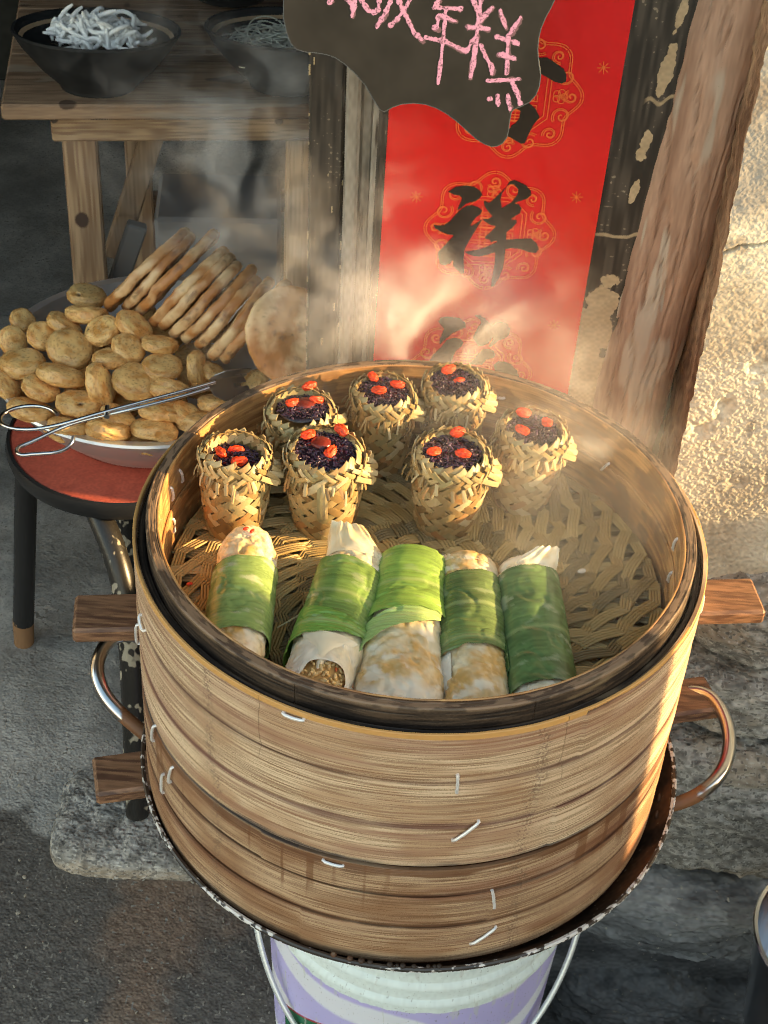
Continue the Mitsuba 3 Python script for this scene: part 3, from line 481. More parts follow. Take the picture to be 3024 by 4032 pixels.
# pot
def pot_in(p, n, uv):
    g = fbm(p.x * 22, p.y * 22, p.z * 22, 4); f = noise(p.x * 260, p.y * 260, p.z * 260)
    c = mix((0.022, 0.014, 0.010), (0.10, 0.046, 0.022), smoothstep(0.35, 0.65, g)) * (0.7 + 0.6 * f)
    return mix(c, (0.20, 0.15, 0.10), smoothstep(0.86, 0.95, f) * 0.6)
mat_proc('m_pot_inside', pot_in, 0.55, 0.4)
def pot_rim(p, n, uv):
    a = dr.atan2(p.y, p.x); f = 0.45 * noise(p.x * 170, p.y * 170, p.z * 300) + 0.35 * noise(p.x * 420, p.y * 420, p.z * 420) + 0.3 * noise(a * 5, 3); return mix((0.035, 0.028, 0.024), (0.62, 0.60, 0.57), smoothstep(0.58, 0.68, f))  # pale flecks paint glints along the dark lip
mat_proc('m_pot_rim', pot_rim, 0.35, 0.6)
mat_plain('m_pot_out', (0.20, 0.19, 0.18), 0.38, 0.5, 0.8)
def tube_reflect(p, n, uv):
    d = dr.sqrt(dr.square(p.x - 0.008) + p.y * p.y); g = fbm(p.x * 70, p.y * 70, p.z * 70, 3)
    return mix((0.16, 0.062, 0.026), (0.66, 0.66, 0.66), smoothstep(0.288, 0.300, d + 0.03 * (g - 0.5)))
PR, PZ, PC = 0.2624, 0.493, (0.0078, 0.0)
pt = thing('pot', 'wide steel pot with a rusty inside under the bamboo steamers', 'pot')
pw = part(pt, 'wall', lathe([(PR - 0.0022, PZ - 0.002), (PR - 0.0045, PZ - 0.006), (0.250, PZ - 0.0145), (0.232, PZ - 0.034), (0.200, PZ - 0.066), (0.165, PZ - 0.094), (0.125, PZ - 0.112), (0.0, PZ - 0.118)], 160, False, PC), 'm_pot_inside', smooth=50)
part(pt, 'shell', lathe([(PR + 0.0005, PZ - 0.002), (PR - 0.002, PZ - 0.0075), (0.2515, PZ - 0.0175), (0.2335, PZ - 0.0375), (0.2015, PZ - 0.0695), (0.1665, PZ - 0.0975), (0.1265, PZ - 0.1155), (0.0, PZ - 0.1215)], 160, False, PC), 'm_pot_out', smooth=50)
a = np.linspace(0, 2 * PI, 201)[:-1]
rm = lathe([(PR - 0.0028, PZ - 0.003), (PR + 0.0012, PZ - 0.003), (PR + 0.0014, PZ), (PR, PZ + 0.0012), (PR - 0.0026, PZ)], 240, True, PC); rv = rm.vertices
rv += 0.0016 * fb(rv, 170, 3)[:, None] * [0, 0, 1]
part(pt, 'rim', tm(rv, rm.faces), 'm_pot_rim', smooth=40, label='chipped dark rim with pale glints painted on')
scene['m_tube_reflect'] = two({'type': 'blendbsdf', 'weight': proc(lambda p, n, uv: smoothstep(0.290, 0.299, dr.sqrt(dr.square(p.x - 0.008) + p.y * p.y) + 0.03 * (fbm(p.x * 70, p.y * 70, p.z * 70, 3) - 0.5))),
     'a': principled((0.19, 0.085, 0.038), 0.5, 0.4), 'b': principled((0.66, 0.65, 0.63), 0.14, 0.5, 1.0)})  # brown inner ends paint a warm reflection in the steel
part(pt, 'handle', tube(spline([(0.262, 0.098, 0.478), (0.290, 0.103, 0.484), (0.314, 0.097, 0.490), (0.328, 0.070, 0.492), (0.331, 0.036, 0.490), (0.321, 0.000, 0.485), (0.300, -0.026, 0.480), (0.262, -0.044, 0.474)], 48), 0.0070, 14), 'm_tube_reflect', smooth=50, label='right loop handle, warm reflection painted brown where it meets the pot')
part(pt, 'handle', tube(spline([(-0.246, -0.005, 0.472), (-0.268, 0.010, 0.478), (-0.294, 0.028, 0.488), (-0.311, 0.052, 0.498), (-0.313, 0.080, 0.508), (-0.300, 0.100, 0.512), (-0.276, 0.108, 0.506), (-0.240, 0.104, 0.485)], 48), 0.0072, 14), 'm_tube_reflect', smooth=50, label='left loop handle, painted warm brown at its front end')
for a0 in (-9, -14, 20, 172, 196):
    m = ico(2); m.apply_scale([0.0022, 0.005, 0.005]); part(pw, 'rivet', mv(m, (PC[0] + 0.2490 * math.cos(math.radians(a0)), 0.2490 * math.sin(math.radians(a0)), PZ - 0.0145), math.radians(a0)), 'm_pot_inside', smooth=True)
# scorched crumbs on the front lip
solo('burnt_crumbs', cat_([mv(ico(1).apply_scale(R_.uniform(0.0012, 0.003)), (PC[0] + (PR - 0.002) * math.cos(t), (PR - 0.002) * math.sin(t), PZ + 0.001)) for t in R_.normal(math.radians(-92), 0.09, 14)]), 'm_pot_inside', 'brown crumbs of burnt crust on the front lip of the pot', 'crumbs', kind='stuff')

# bucket under the pot
def bucket_col(p, n, uv):
    a = dr.atan2(p.y - BY, p.x - BX); f = noise(a * 60, p.z * 160)
    white = mi.Color3f(0.62, 0.70, 0.70) * (0.94 + 0.12 * f)
    sw = p.z + 0.030 * dr.sin(a * 2.2 + 3.4) + 0.012 * dr.sin(a * 5.0)
    band = dr.abs(dr.fma(0.5, dr.sin(sw * 62), 0.5))
    lil = mix((0.43, 0.40, 0.70), (0.64, 0.66, 0.74), smoothstep(0.62, 0.80, band + 0.12 * (fbm(a * 9, p.z * 25, 2) - 0.5)))
    c = mix(white, lil, smoothstep(0.2755, 0.2745, p.z + 0.003 * noise(a * 30, 2)))
    g1 = smoothstep(0.2045 + 0.0, 0.2035, p.z - 0.10 * (a + 2.05)) * smoothstep(-2.62, -2.61, a) * smoothstep(-1.80, -1.82, a)
    red = smoothstep(0.2075, 0.2065, p.z - 0.10 * (a + 2.05)) * smoothstep(-2.62, -2.61, a) * smoothstep(-1.80, -1.82, a)
    c = mix(c, (0.35, 0.03, 0.04), red)
    c = mix(c, (0.01, 0.11, 0.055), g1)
    dirt = smoothstep(0.90, 0.94, noise(a * 120, p.z * 330, 5)); scr = smoothstep(0.70, 0.74, fbm(a * 26, p.z * 26, 8, 4))
    c = mix(c, (0.50, 0.52, 0.50), scr * 0.5)
    return mix(c, (0.12, 0.11, 0.10), dirt * 0.35)
BX, BY, BH = 0.030, 0.0, 0.370
mat_proc('m_bucket', bucket_col, 0.32, 0.45)
mat_plain('m_gold', (0.62, 0.56, 0.36), 0.4)
bk = thing('bucket', 'white paint bucket with a lilac label and green patch, holding up the pot', 'bucket')
def br_(z): return 0.150 + 0.016 * z / BH
prof = [(0, 0.004), (br_(0) - 0.004, 0.004), (br_(0), 0.010)] + [(br_(z), z) for z in (0.05, 0.1, 0.15, 0.2, 0.25, 0.28)]
for z in (0.292, 0.322): prof += [(br_(z), z - 0.006), (br_(z) + 0.0042, z - 0.003), (br_(z) + 0.0046, z), (br_(z) + 0.003, z + 0.003), (br_(z), z + 0.006)]
prof += [(br_(0.35), 0.35), (br_(BH) + 0.004, 0.356), (br_(BH) + 0.004, BH - 0.004), (br_(BH), BH - 0.002), (br_(BH) - 0.004, BH - 0.004)]
part(bk, 'body', lathe(prof, 160, False, (BX, BY)), 'm_bucket', smooth=40)
ang = np.linspace(PI, 2 * PI, 60); bl = []
for t in ang:
    x = BX + 0.178 * math.cos(t); drop = math.sin(t); bl.append((x, BY - 0.012 + 0.130 * drop, 0.325 + 0.235 * drop))
mat_plain('m_wire', (0.62, 0.66, 0.68), 0.35, 0.5, 0.5)
part(bk, 'bail', tube(bl, 0.0034, 8), 'm_wire', smooth=50)
for s in (-1, 1):
    m = cbox(0.008, 0.026, 0.03, 0.003); part(bk, 'ear', mv(m, (BX + s * 0.171, BY - 0.008, 0.325)), 'm_bucket')
# gold script on the green patch: a few looped strokes bent round the bucket
gl = []
for k in range(7):
    a0 = -2.10 - 0.045 * k; z0 = 0.178 - 0.010 * 0.45 * k - 0.004; t = np.linspace(0, 2 * PI, 14)
    aa = a0 + 0.014 * np.sin(t + k) + 0.006 * t / 6; zz = z0 + (0.007 if k % 3 else 0.012) * np.cos(t * (1 if k % 2 else 1.5))
    gl.append(tube(np.stack([BX + (br_(0.18) + 0.0006) * np.cos(aa), BY + (br_(0.18) + 0.0006) * np.sin(aa), zz], -1), 0.0011, 5))
part(bk, 'gold_script', cat_(gl), 'm_gold', label='gold handwriting-like script on the green patch')
# ---------------------------------------------------------------- rice baskets
STRAW = []
for i, c in enumerate(((0.38, 0.265, 0.115), (0.28, 0.18, 0.072), (0.45, 0.335, 0.165), (0.20, 0.125, 0.05), (0.31, 0.25, 0.12), (0.36, 0.195, 0.075), (0.50, 0.405, 0.235))):
    mat_plain(f'm_straw_{i}', c, 0.42, 0.42); STRAW.append(f'm_straw_{i}')
mat_plain('m_straw_core', (0.34, 0.225, 0.085), 0.7)
mat_vc('m_black_rice', 0.16, 0.6)
mat_vc('m_goji', 0.42, 0.45)
mat_plain('m_date', (0.16, 0.022, 0.014), 0.25, 0.5)
BHT = 0.086
def bodyr(z): u = z / BHT; return 0.0265 + 0.0085 * math.sin(min(1, u * 1.35) * PI / 2) - 0.0012 * max(0, u - 0.75) * 4
def chip(L, W, tilt, z0, rfun, lift=0.0016, th=0.0006, n=4, a0=0.0, flare=0.0):
    """one flat plaited strip lying on the round of the basket"""
    top, bot = [], []
    for i in range(n + 1):
        s = i / n - 0.5
        for w in (-0.5, 0.0, 0.5):
            da = s * L * math.cos(tilt) - w * W * math.sin(tilt); dz = s * L * math.sin(tilt) + w * W * math.cos(tilt)
            z = z0 + dz; r = rfun(z) + lift * (0.35 + 0.65 * math.sin(PI * min(1, max(0, (i + 0.5) / (n + 1))))) + flare * (s + 0.5) + (0.0005 if w == 0 else 0)
            a = a0 + da / r
            top.append((r * math.cos(a), r * math.sin(a), z)); bot.append(((r - th) * math.cos(a), (r - th) * math.sin(a), z))
    k = (n + 1) * 3; f = grid_faces(n + 1, 3); fl = [f, f[:, ::-1] + k]
    bd = [(i * 3, (i + 1) * 3) for i in range(n)] + [((i + 1) * 3 + 2, i * 3 + 2) for i in range(n)] + [(1, 0), (2, 1), (n * 3, n * 3 + 1), (n * 3 + 1, n * 3 + 2)]
    fl += [np.array([(b, a, a + k), (b, a + k, b + k)]) for a, b in bd]
    return tm(np.array(top + bot), np.vstack(fl))
STRIPS = []       # (shape dict, angle step, count) per row
NROW = 8
for row in range(NROW):
    z = 0.006 + row * 0.0088
    for v in range(2):
        STRIPS.append(mikit.ply(chip(0.0210, 0.0078 - 0.0006 * v, (1 if row % 2 else -1) * (0.66 + 0.06 * v), z, bodyr, 0.0020 + 0.0006 * v, n=3), None, smooth=40))
RIMB = [mikit.ply(chip(0.0145, 0.0043, s * 0.66, BHT - dz, lambda z, e=e: 0.0335 + e, 0.0017, n=3), None, smooth=40) for s, dz, e in ((1, 0.0088, 0.0022), (-1, 0.0040, 0.0028))]
RIMT = mikit.ply(chip(0.0120, 0.0046, 0.42, BHT + 0.0004, lambda z: 0.0315 + (BHT + 0.001 - z) * 0.75, 0.0018, n=3), None, smooth=40)
RIMI = mikit.ply(chip(0.0125, 0.0058, -0.5, BHT - 0.0035, lambda z: 0.0292 + (z - BHT) * 0.3, 0.0006, n=3), None, smooth=40)
FRI = [mikit.ply(chip(L, W, -PI / 2 + t, BHT - 0.012 - L / 2, bodyr, 0.0030, n=2, flare=fl), None, smooth=40) for L, W, t, fl in ((0.011, 0.0030, 0.1, 0.004), (0.015, 0.0024, -0.12, 0.003), (0.009, 0.0034, 0.25, 0.006), (0.013, 0.0020, -0.3, 0.005))]
FRL = mikit.ply(chip(0.036, 0.0055, -PI / 2 + 0.03, BHT - 0.014 - 0.018, bodyr, 0.0034, n=5, flare=0.003), None, smooth=40)
TUFT = [mikit.ply(chip(0.017, 0.0050, -0.55 + t, BHT - 0.015, lambda z: 0.0370, 0.003, n=2, flare=0.010), None, smooth=40) for t in (0.0, -0.35)]
CORE = mikit.ply(lathe([(0, 0.001)] + [(bodyr(z) - 0.0008, z) for z in np.linspace(0.001, BHT - 0.004, 10)] + [(0.0335, BHT - 0.003), (0.0322, BHT), (0.0305, BHT - 0.001), (0.0296, BHT - 0.006), (0.0285, BHT - 0.014), (0, BHT - 0.016)], 40, False), 'm_straw_core', smooth=40)
def rice_mesh(seed):
    r = np.random.default_rng(seed); V, F, Cc, k = [], [], [], 0
    base = lathe([(0, 0.0015), (0.010, 0.0015), (0.020, 0.0005), (0.0275, -0.002), (0.0285, -0.005)], 40, False)
    bv = base.vertices + [0, 0, -0.0005]; V.append(bv); F.append(base.faces); Cc.append(np.tile([0.016, 0.008, 0.014], (len(bv), 1))); k += len(bv)
    g = ico(1)
    for _ in range(330):
        rad = 0.0278 * math.sqrt(r.random()); a = r.random() * 2 * PI
        L = r.uniform(0.0022, 0.0031); m = g.vertices * [L, L * 0.36, L * 0.36]
        M = trimesh.transformations.euler_matrix(0, r.normal(0, 0.35), r.random() * 2 * PI)[:3, :3]
        v = m @ M.T + [rad * math.cos(a), rad * math.sin(a), 0.0012 - 0.0030 * (rad / 0.028) ** 2 + r.uniform(-0.0006, 0.0010)]
        c = np.array([0.022, 0.010, 0.020]) * r.uniform(0.6, 1.8) + (np.array([0.10, 0.055, 0.095]) * r.random() ** 5)
        V.append(v); F.append(g.faces + k); k += len(v); Cc.append(np.tile(c, (len(v), 1)))
    return tm(np.vstack(V), np.vstack(F)), np.vstack(Cc)
def goji_mesh(seed):
    m = ico(3); p = m.vertices; a = np.arctan2(p[:, 2], p[:, 1])
    d = 1 + 0.15 * np.sin(a * 6 + 3 * fb(p, 1.6, seed) * 5) * (1 - np.abs(p[:, 0]) ** 4) + 0.34 * fb(p, 3.0, seed + 1)
    v = p * d[:, None] * [0.0074, 0.0045, 0.0036]; v[:, 2] += 0.06 * v[:, 0] ** 2 / 0.007
    c = np.array([0.72, 0.055, 0.012]) * (0.75 + 0.55 * (d - 0.85) / 0.3)[:, None]; c[:, 1] += 0.03 * np.clip(d - 1, 0, 1)
    return tm(v, m.faces), np.clip(c, 0, 0.9)
GOJI = [mikit.ply(*(lambda mc: (mc[0], 'm_goji', True, None, mc[1]))(goji_mesh(s))) for s in range(5)]
BASK = [  # name, x, y, z of the rim, radius scale, yaw, tilt, berries (dx, dy, turn), dates
 ('leftmost basket', (-0.171, 0.052), 0.797, 0.96, 0.3, (0.03, -0.02), [(-0.0114, 0.0014, -1.0, 'left'), (0.0012, 0.0105, 0.1, 'dark back'), (0.0065, -0.0097, 0.25, 'front')], []),
 ('second basket of the front row', (-0.089, 0.068), 0.797, 1.06, 1.3, (0.0, 0.05), [(-0.0177, 0.0128, 0.5, 'left'), (0.0120, 0.0227, -0.7, 'back right'), (0.0045, -0.0090, 1.1, 'front')], [(-0.0050, 0.0050)]),
 ('third basket of the front row', (0.024, 0.080), 0.797, 1.04, 2.4, (0.02, 0.06), [(0.0051, 0.0200, 0.4, 'back'), (-0.0161, -0.0105, 0.55, 'left'), (0.0103, -0.0102, 0.0, 'right')], []),
 ('rightmost basket', (0.096, 0.122), 0.797, 0.98, 3.1, (0.05, 0.03), [(-0.0053, 0.0165, 0.1, 'large back'), (-0.0070, -0.0105, -0.6, 'front'), (0.0165, 0.0055, -1.3, 'right')], []),
 ('back left basket', (-0.114, 0.136), 0.797, 0.98, 4.2, (-0.04, 0.12), [(0.0024, 0.0200, 0.6, 'back'), (-0.0109, -0.0045, 0.6, 'left'), (0.0109, 0.0004, 0.3, 'right')], [(0.0010, -0.0030)]),
 ('back middle basket', (-0.043, 0.166), 0.797, 0.94, 5.0, (0.02, 0.03), [(-0.0095, 0.0155, -1.2, 'back'), (-0.0028, -0.0052, -0.1, 'front'), (0.0145, 0.0063, -0.1, 'right')], []),
 ('back right basket', (0.027, 0.190), 0.797, 0.94, 0.9, (0.0, 0.04), [(-0.0072, 0.0135, 0.5, 'back'), (0.0033, 0.0002, 0.5, 'small sunken')], []),
]
BLAB = {'leftmost basket': 'plaited straw basket at the far left of the steamer, filled low with black rice',
 'second basket of the front row': 'plaited straw basket with one long loose strip hanging down its front',
 'third basket of the front row': 'plaited straw basket with ragged fringe behind the middle leaf rolls',
 'rightmost basket': 'plaited straw basket nearest the right wall of the steamer, bright ragged fringe',
 'back left basket': 'plaited straw basket leaning at the back left against the steamer wall',
 'back middle basket': 'plaited straw basket in the middle of the back row, hazy in steam',
 'back right basket': 'plaited straw basket at the right of the back row, only two berries'}
for bi, (nm, (bx, by), zt, sc, yaw, tilt, berries, dates) in enumerate(BASK):
    rr = np.random.default_rng(100 + bi)
    k = thing('rice_basket', BLAB[nm], 'basket', 'plaited straw baskets of rice in the steamer')
    M = mat((bx, by, zt - BHT), 0, tilt[0], tilt[1]); S3 = np.diag([sc * 0.92, sc * 0.92, 1, 1.0]); M = M @ S3
    A = lambda a: M @ mat((0, 0, 0), a)
    part(k, 'lining', CORE, None, M=A(yaw))
    J = lambda a, s=1.0: A(a + rr.normal(0, 0.03 * s)) @ mat((0, 0, rr.normal(0, 0.0005 * s)), 0, rr.normal(0, 0.016 * s), rr.normal(0, 0.016 * s))
    for row in range(NROW):
        n = 15
        for j in range(n):
            part(k, 'strip', STRIPS[row * 2 + (rr.random() < 0.4)], STRAW[rr.choice(7, p=[.25, .2, .15, .1, .13, .1, .07])], M=A(yaw + 2 * PI * (j + 0.5 * (row % 2)) / n + rr.normal(0, 0.015)))
    for q, rb in enumerate(RIMB):
        for j in range(27): part(k, 'rim_strip', rb, STRAW[rr.choice([0, 1, 2, 4, 6], p=[.3, .2, .25, .15, .1])], M=J(yaw + 2 * PI * (j + 0.5 * q) / 27))
    for j in range(24): part(k, 'rim_strip', RIMT, STRAW[rr.choice([0, 1, 2, 4], p=[.35, .2, .25, .2])], M=J(yaw + 2 * PI * j / 24, 1.3))
    for j in range(20): part(k, 'rim_strip', RIMI, STRAW[rr.choice([0, 1, 2, 4], p=[.35, .2, .25, .2])], M=A(yaw + 2 * PI * j / 20))
    for j in range(52):
        part(k, 'fringe_strip', FRI[rr.integers(4)], STRAW[rr.choice([0, 1, 2, 3, 5, 6], p=[.25, .15, .2, .1, .15, .15])], M=J(yaw + 2 * PI * j / 52 + rr.normal(0, 0.06), 2.2))
    for j in range(7): part(k, 'fringe_strip', TUFT[j % 2], STRAW[(2, 0, 6)[j % 3]], M=A(-0.5 + 0.13 * j + rr.normal(0, 0.03)))
    if bi == 1:
        for a in (-1.62, -1.50): part(k, 'fringe_strip', FRL, STRAW[4 if a < -1.6 else 2], M=A(a))
    rm_, rc_ = rice_mesh(40 + bi)
    dz = -0.0065 if bi == 0 else -0.0008
    rs = 0.92 if bi == 0 else 1.0
    solo('sticky_rice', rm_, 'm_black_rice', f'glossy dark purple sticky rice filling the {nm}', 'sticky rice', 'servings of dark purple sticky rice', smooth=True, color=rc_, M=mat((bx, by, zt + dz), yaw, tilt[0], tilt[1], rs * sc * 0.97))
    for (dx, dy, tn, wh) in berries:
        solo('goji_berry', GOJI[rr.integers(5)], 'm_goji', f'{wh} red wrinkled goji berry on the {nm}', 'goji berry', 'red goji berries on the rice', M=mat((bx + dx, by + dy, zt + dz + 0.0040 - tilt[0] * dx + tilt[1] * dy - (0.003 if 'sunken' in wh or 'dark' in wh else 0)), tn, rr.normal(0, 0.15), rr.normal(0, 0.5), 1.0 if 'small' not in wh else 0.8))
    for dx, dy in dates:
        m = ico(3); m.apply_scale([0.0092, 0.0088, 0.0035]); v = m.vertices * (1 + 0.12 * fb(m.vertices, 300, 4))[:, None]
        solo('red_date', tm(v, m.faces), 'm_date', f'dark red date half sunk in the rice of the {nm}', 'date', smooth=True, M=mat((bx + dx, by + dy, zt + dz + 0.0022)))

# ---------------------------------------------------------------- leaf-wrapped rice rolls
mat_vc('m_skin', 0.26, 0.55)
mat_vc('m_leaf', 0.27, 0.5)
mat_vc('m_grain', 0.25, 0.55)
def roll_frame(p0, p1):
    p0, p1 = np.array(p0, float), np.array(p1, float); d = p1 - p0; L = np.linalg.norm(d); d /= L
    e = np.cross([0, 0, 1.0], d); e /= np.linalg.norm(e); u = np.cross(d, e); return p0, d, -e, u, L
def section(th, hw, hh):
    c, s = np.cos(th), np.sin(th); return hw * np.sign(c) * np.abs(c) ** 0.88, hh * np.sign(s) * np.abs(s) ** 0.88
def skin_body(fr, hw, hh, seed, tend=None, col=None, nose=0.12, tail=0.10, nt=130, nth=120, endr=0.45):
    p0, d, e, u, L = fr; t = np.linspace(0, 1, nt); th = np.linspace(-PI, PI, nth + 1)[:-1]
    TT, TH = np.meshgrid(t, th, indexing='ij')
    if tend is not None: TT = TT * tend(TH)
    W = np.interp(t, [0, 0.5, 1], hw)[:, None] if np.ndim(hw) else hw
    en = np.minimum(1, np.sqrt(np.clip(1 - np.clip(1 - TT / nose, 0, 1) ** 2, 0, 1)) * (1 - endr) + endr)
    if tend is None: en = en * np.minimum(1, np.sqrt(np.clip(1 - np.clip(1 - (1 - TT) / tail, 0, 1) ** 2, 0, 1)) * (1 - endr) + endr)
    x, z = section(TH, W, hh); x, z = x * en, z * en
    P = p0 + d * (TT * L)[..., None] + e * x[..., None] + u * z[..., None]
    nr = e * np.cos(TH)[..., None] + u * np.sin(TH)[..., None]
    wr = np.sin(TT * 55 + 5 * fb(P, 40, seed + 5)) * np.clip(fb(P, 30, seed + 6) + 0.1, 0, 1)
    P = P + nr * (0.0048 * fb(P, 42, seed) + 0.0026 * fb(P, 130, seed + 1) + 0.0016 * fb(P, 330, seed + 2, 2) + 0.0012 * wr - 0.0016 * np.clip(1 - np.abs(fb(P, 48, seed + 41)) * 16, 0, 1))[..., None]
    V = P.reshape(-1, 3); f = grid_faces(nt, nth, True); n0 = len(V)
    V = np.vstack([V, P[0].mean(0), P[-1].mean(0)]); k = np.arange(nth); k2 = (k + 1) % nth
    f = np.vstack([f, np.stack([np.full(nth, n0), k2, k], -1)] + ([np.stack([np.full(nth, n0 + 1), (nt - 1) * nth + k, (nt - 1) * nth + k2], -1)] if tend is None else []))
    Tv = np.r_[TT.ravel(), 0, 1]; V[:, 2] = np.maximum(V[:, 2], ZT + 0.0005)
    return tm(V, f), col(V, Tv)
def skin_col(brown, white_front, seed):
    def f(V, t):
        a = np.clip((meshkit.fbm(V * 60, 4, seed) - 0.46 + brown) * 4, 0, 1) * np.clip(0.35 + 1.3 * meshkit.noise(V * 330, seed + 5), 0, 1); b = np.clip((meshkit.fbm(V * 230 + 3, 3, seed + 2) - 0.42) * 4, 0, 1)
        c = np.array([0.78, 0.65, 0.42]) * (1 - a)[:, None] + np.array([0.62, 0.38, 0.125]) * a[:, None]
        c = c * (0.88 + 0.2 * b)[:, None]
        w = np.clip((t - white_front + 0.25 * (meshkit.fbm(V * 60, 3, seed + 4) - 0.5)) * 9, 0, 1) if white_front < 1 else 0 * t
        sp = np.clip((meshkit.fbm(V * 90 + 7, 3, seed + 8) - 0.56) * 8, 0, 1)
        w = np.maximum(w, sp * 0.75)
        return c * (1 - w)[:, None] + np.array([0.80, 0.735, 0.59]) * w[:, None]
    return f
def leaf_band(fr, hw, hh, lo, hi, seed, base, th0=-PI, th1=PI, gap=0.0028, n=70, nth=110, lift=None, pale=0.25):
    p0, d, e, u, L = fr; s = np.linspace(0, 1, n); th = np.linspace(th0, th1, nth); S_, TH = np.meshgrid(s, th, indexing='ij')
    ed = np.stack([TH * 2.2, 0 * TH + seed, S_ * 0.0], -1); TT = lo(TH) + (hi(TH) - lo(TH)) * S_ + (0.018 * (1 - S_) * fb(ed, 1, seed + 21) + 0.022 * S_ * fb(ed + 9, 1, seed + 22)); g = gap + (lift(TH, S_) if lift is not None else 0)
    W = np.interp(TT, [0, 0.5, 1], hw) if np.ndim(hw) else hw
    x, z = section(TH, W, hh); nr = e * np.cos(TH)[..., None] + u * np.sin(TH)[..., None]
    P = p0 + d * (TT * L)[..., None] + e * x[..., None] + u * z[..., None] + nr * np.asarray(g + 0.0004 + 0 * TH)[..., None]
    P = P + nr * (0.0020 * fb(P, 26, seed) - 0.0012 * np.clip(1 - np.abs(fb(P * [1, 1, 1], 33, seed + 31)) * 22, 0, 1) + 0.00022 * np.sin(TT * 300 + 2 * TH) + 0.0008 * fb(P, 90, seed + 7))[..., None]
    P[..., 2] = np.maximum(P[..., 2], ZT + 0.0003)
    Q = P - nr * 0.0005; k = n * nth; f = grid_faces(n, nth); V = np.vstack([P.reshape(-1, 3), Q.reshape(-1, 3)])
    idx = np.arange(k).reshape(n, nth); loop = np.r_[idx[0, :], idx[1:, -1], idx[-1, -2::-1], idx[-2:0:-1, 0]]
    sf = [(a, b, b + k) for a, b in zip(loop, np.roll(loop, -1))] + [(a, b + k, a + k) for a, b in zip(loop, np.roll(loop, -1))]
    F = np.vstack([f[:, ::-1], f + k, np.array(sf)])
    vein = meshkit.noise(np.stack([TT.ravel() * 260, 0.8 * TH.ravel(), 0 * TT.ravel() + seed], -1), seed) - 0.5
    broad = meshkit.fbm(np.stack([TT.ravel() * 14, 0.9 * TH.ravel(), 0 * TT.ravel() + seed], -1), 3, seed + 1) - 0.5
    wax = np.clip((meshkit.fbm(np.stack([TT.ravel() * 22, 1.6 * TH.ravel(), 0 * TT.ravel() + 5.5], -1), 4, seed + 2) - 0.60) * 9, 0, 1)
    c = np.array(base) * (1 + 0.42 * vein + 0.8 * broad)[:, None]; c = c * (1 - pale * wax)[:, None] + np.array([0.42, 0.46, 0.30]) * (pale * wax)[:, None]
    mid = np.exp(-((TT.ravel() - (lo(TH).ravel() * 0.45 + hi(TH).ravel() * 0.55)) / 0.012) ** 2); c = c * (1 - 0.45 * mid)[:, None] + np.array([0.36, 0.42, 0.18]) * 0.45 * mid[:, None]
    return tm(V, F), np.clip(np.vstack([c, c]), 0, 0.8)
def tip_mesh(fr, hw, hh, back, up, side, ridge, seed, n=36, nth=72, flare=0.0):
    """the twisted or folded end of the bean-curd skin behind the leaf"""
    p0, d, e, u, L = fr; s = np.linspace(0, 1, n); th = np.linspace(-PI, PI, nth + 1)[:-1]; S_, TH = np.meshgrid(s, th, indexing='ij')
    x, z = section(TH, hw, hh); q = S_ ** 1.3; rx = ridge
    X = x * (1 - q) + rx * np.cos(TH) * q + side * q; Z = z * (1 - q) * 1.0 + 0.0016 * np.sin(TH) * q + up * q; Y = -back * S_
    ruf = np.sin(TH * 9 + 4 * fb(np.stack([TH, S_, 0 * S_ + seed], -1), 1.0, seed) * 4) * S_ * (1 - 0.35 * S_)
    P = p0 + d * (0.02 + 0.0)  + d * Y[..., None] + e * X[..., None] + u * Z[..., None]
    nr = e * np.cos(TH)[..., None] + u * np.sin(TH)[..., None]
    P = P + nr * (0.0020 * ruf + 0.004 * fb(P, 60, seed) * (0.3 + S_))[..., None] - d * (flare * S_ ** 3 * (0.5 + fb(np.stack([3 * TH, 0 * TH, 0 * TH], -1), 1, seed + 3)))[..., None]
    V = P.reshape(-1, 3); V[:, 2] = np.maximum(V[:, 2], ZT + 0.0005); f = grid_faces(n, nth, True)
    f = np.vstack([f, np.array([((n - 1) * nth + k, (n - 1) * nth + k + 1, (n - 1) * nth + nth - 2 - k) for k in range(nth // 2 - 1)])])
    a = np.clip((meshkit.fbm(V * 60, 3, seed + 9) - 0.5) * 4 + 0.2, 0, 1)[:, None]
    return tm(V, f), np.array([0.80, 0.70, 0.48]) * (1 - a) + np.array([0.70, 0.50, 0.24]) * a
def grains(fr, hw, hh, t0, t1, n, seed, top=True):
    p0, d, e, u, L = fr; r = np.random.default_rng(seed); g = ico(1); V, F, Cc, k = [], [], [], 0
    core = ico(3).vertices * [1, 1, 1]
    P = p0 + d * ((t0 + t1) / 2 * L); m = core * [hw * 0.92, (t1 - t0) / 2 * L, hh * 0.9]; v = P + m[:, :1] * e + m[:, 1:2] * d + m[:, 2:] * u
    V.append(v); F.append(ico(3).faces); Cc.append(np.tile([0.42, 0.24, 0.08], (len(v), 1))); k = len(v)
    for _ in range(n):
        w = r.normal(size=3); w /= np.linalg.norm(w); L2 = r.uniform(0.0026, 0.0038)
        o = P + w[0] * hw * 0.95 * e + w[1] * (t1 - t0) / 2 * L * 0.97 * d + w[2] * hh * 0.93 * u
        M = trimesh.transformations.random_rotation_matrix(r.random(3))[:3, :3]
        v = (g.vertices * [L2, L2 * 0.42, L2 * 0.42]) @ M.T + o
        c = np.array([0.72, 0.50, 0.21]) * r.uniform(0.75, 1.15) if r.random() > 0.06 else np.array([0.62, 0.13, 0.04])
        V.append(v); F.append(g.faces + k); k += len(v); Cc.append(np.tile(c, (len(v), 1)))
    return tm(np.vstack(V), np.vstack(F)), np.clip(np.vstack(Cc), 0, 0.85)
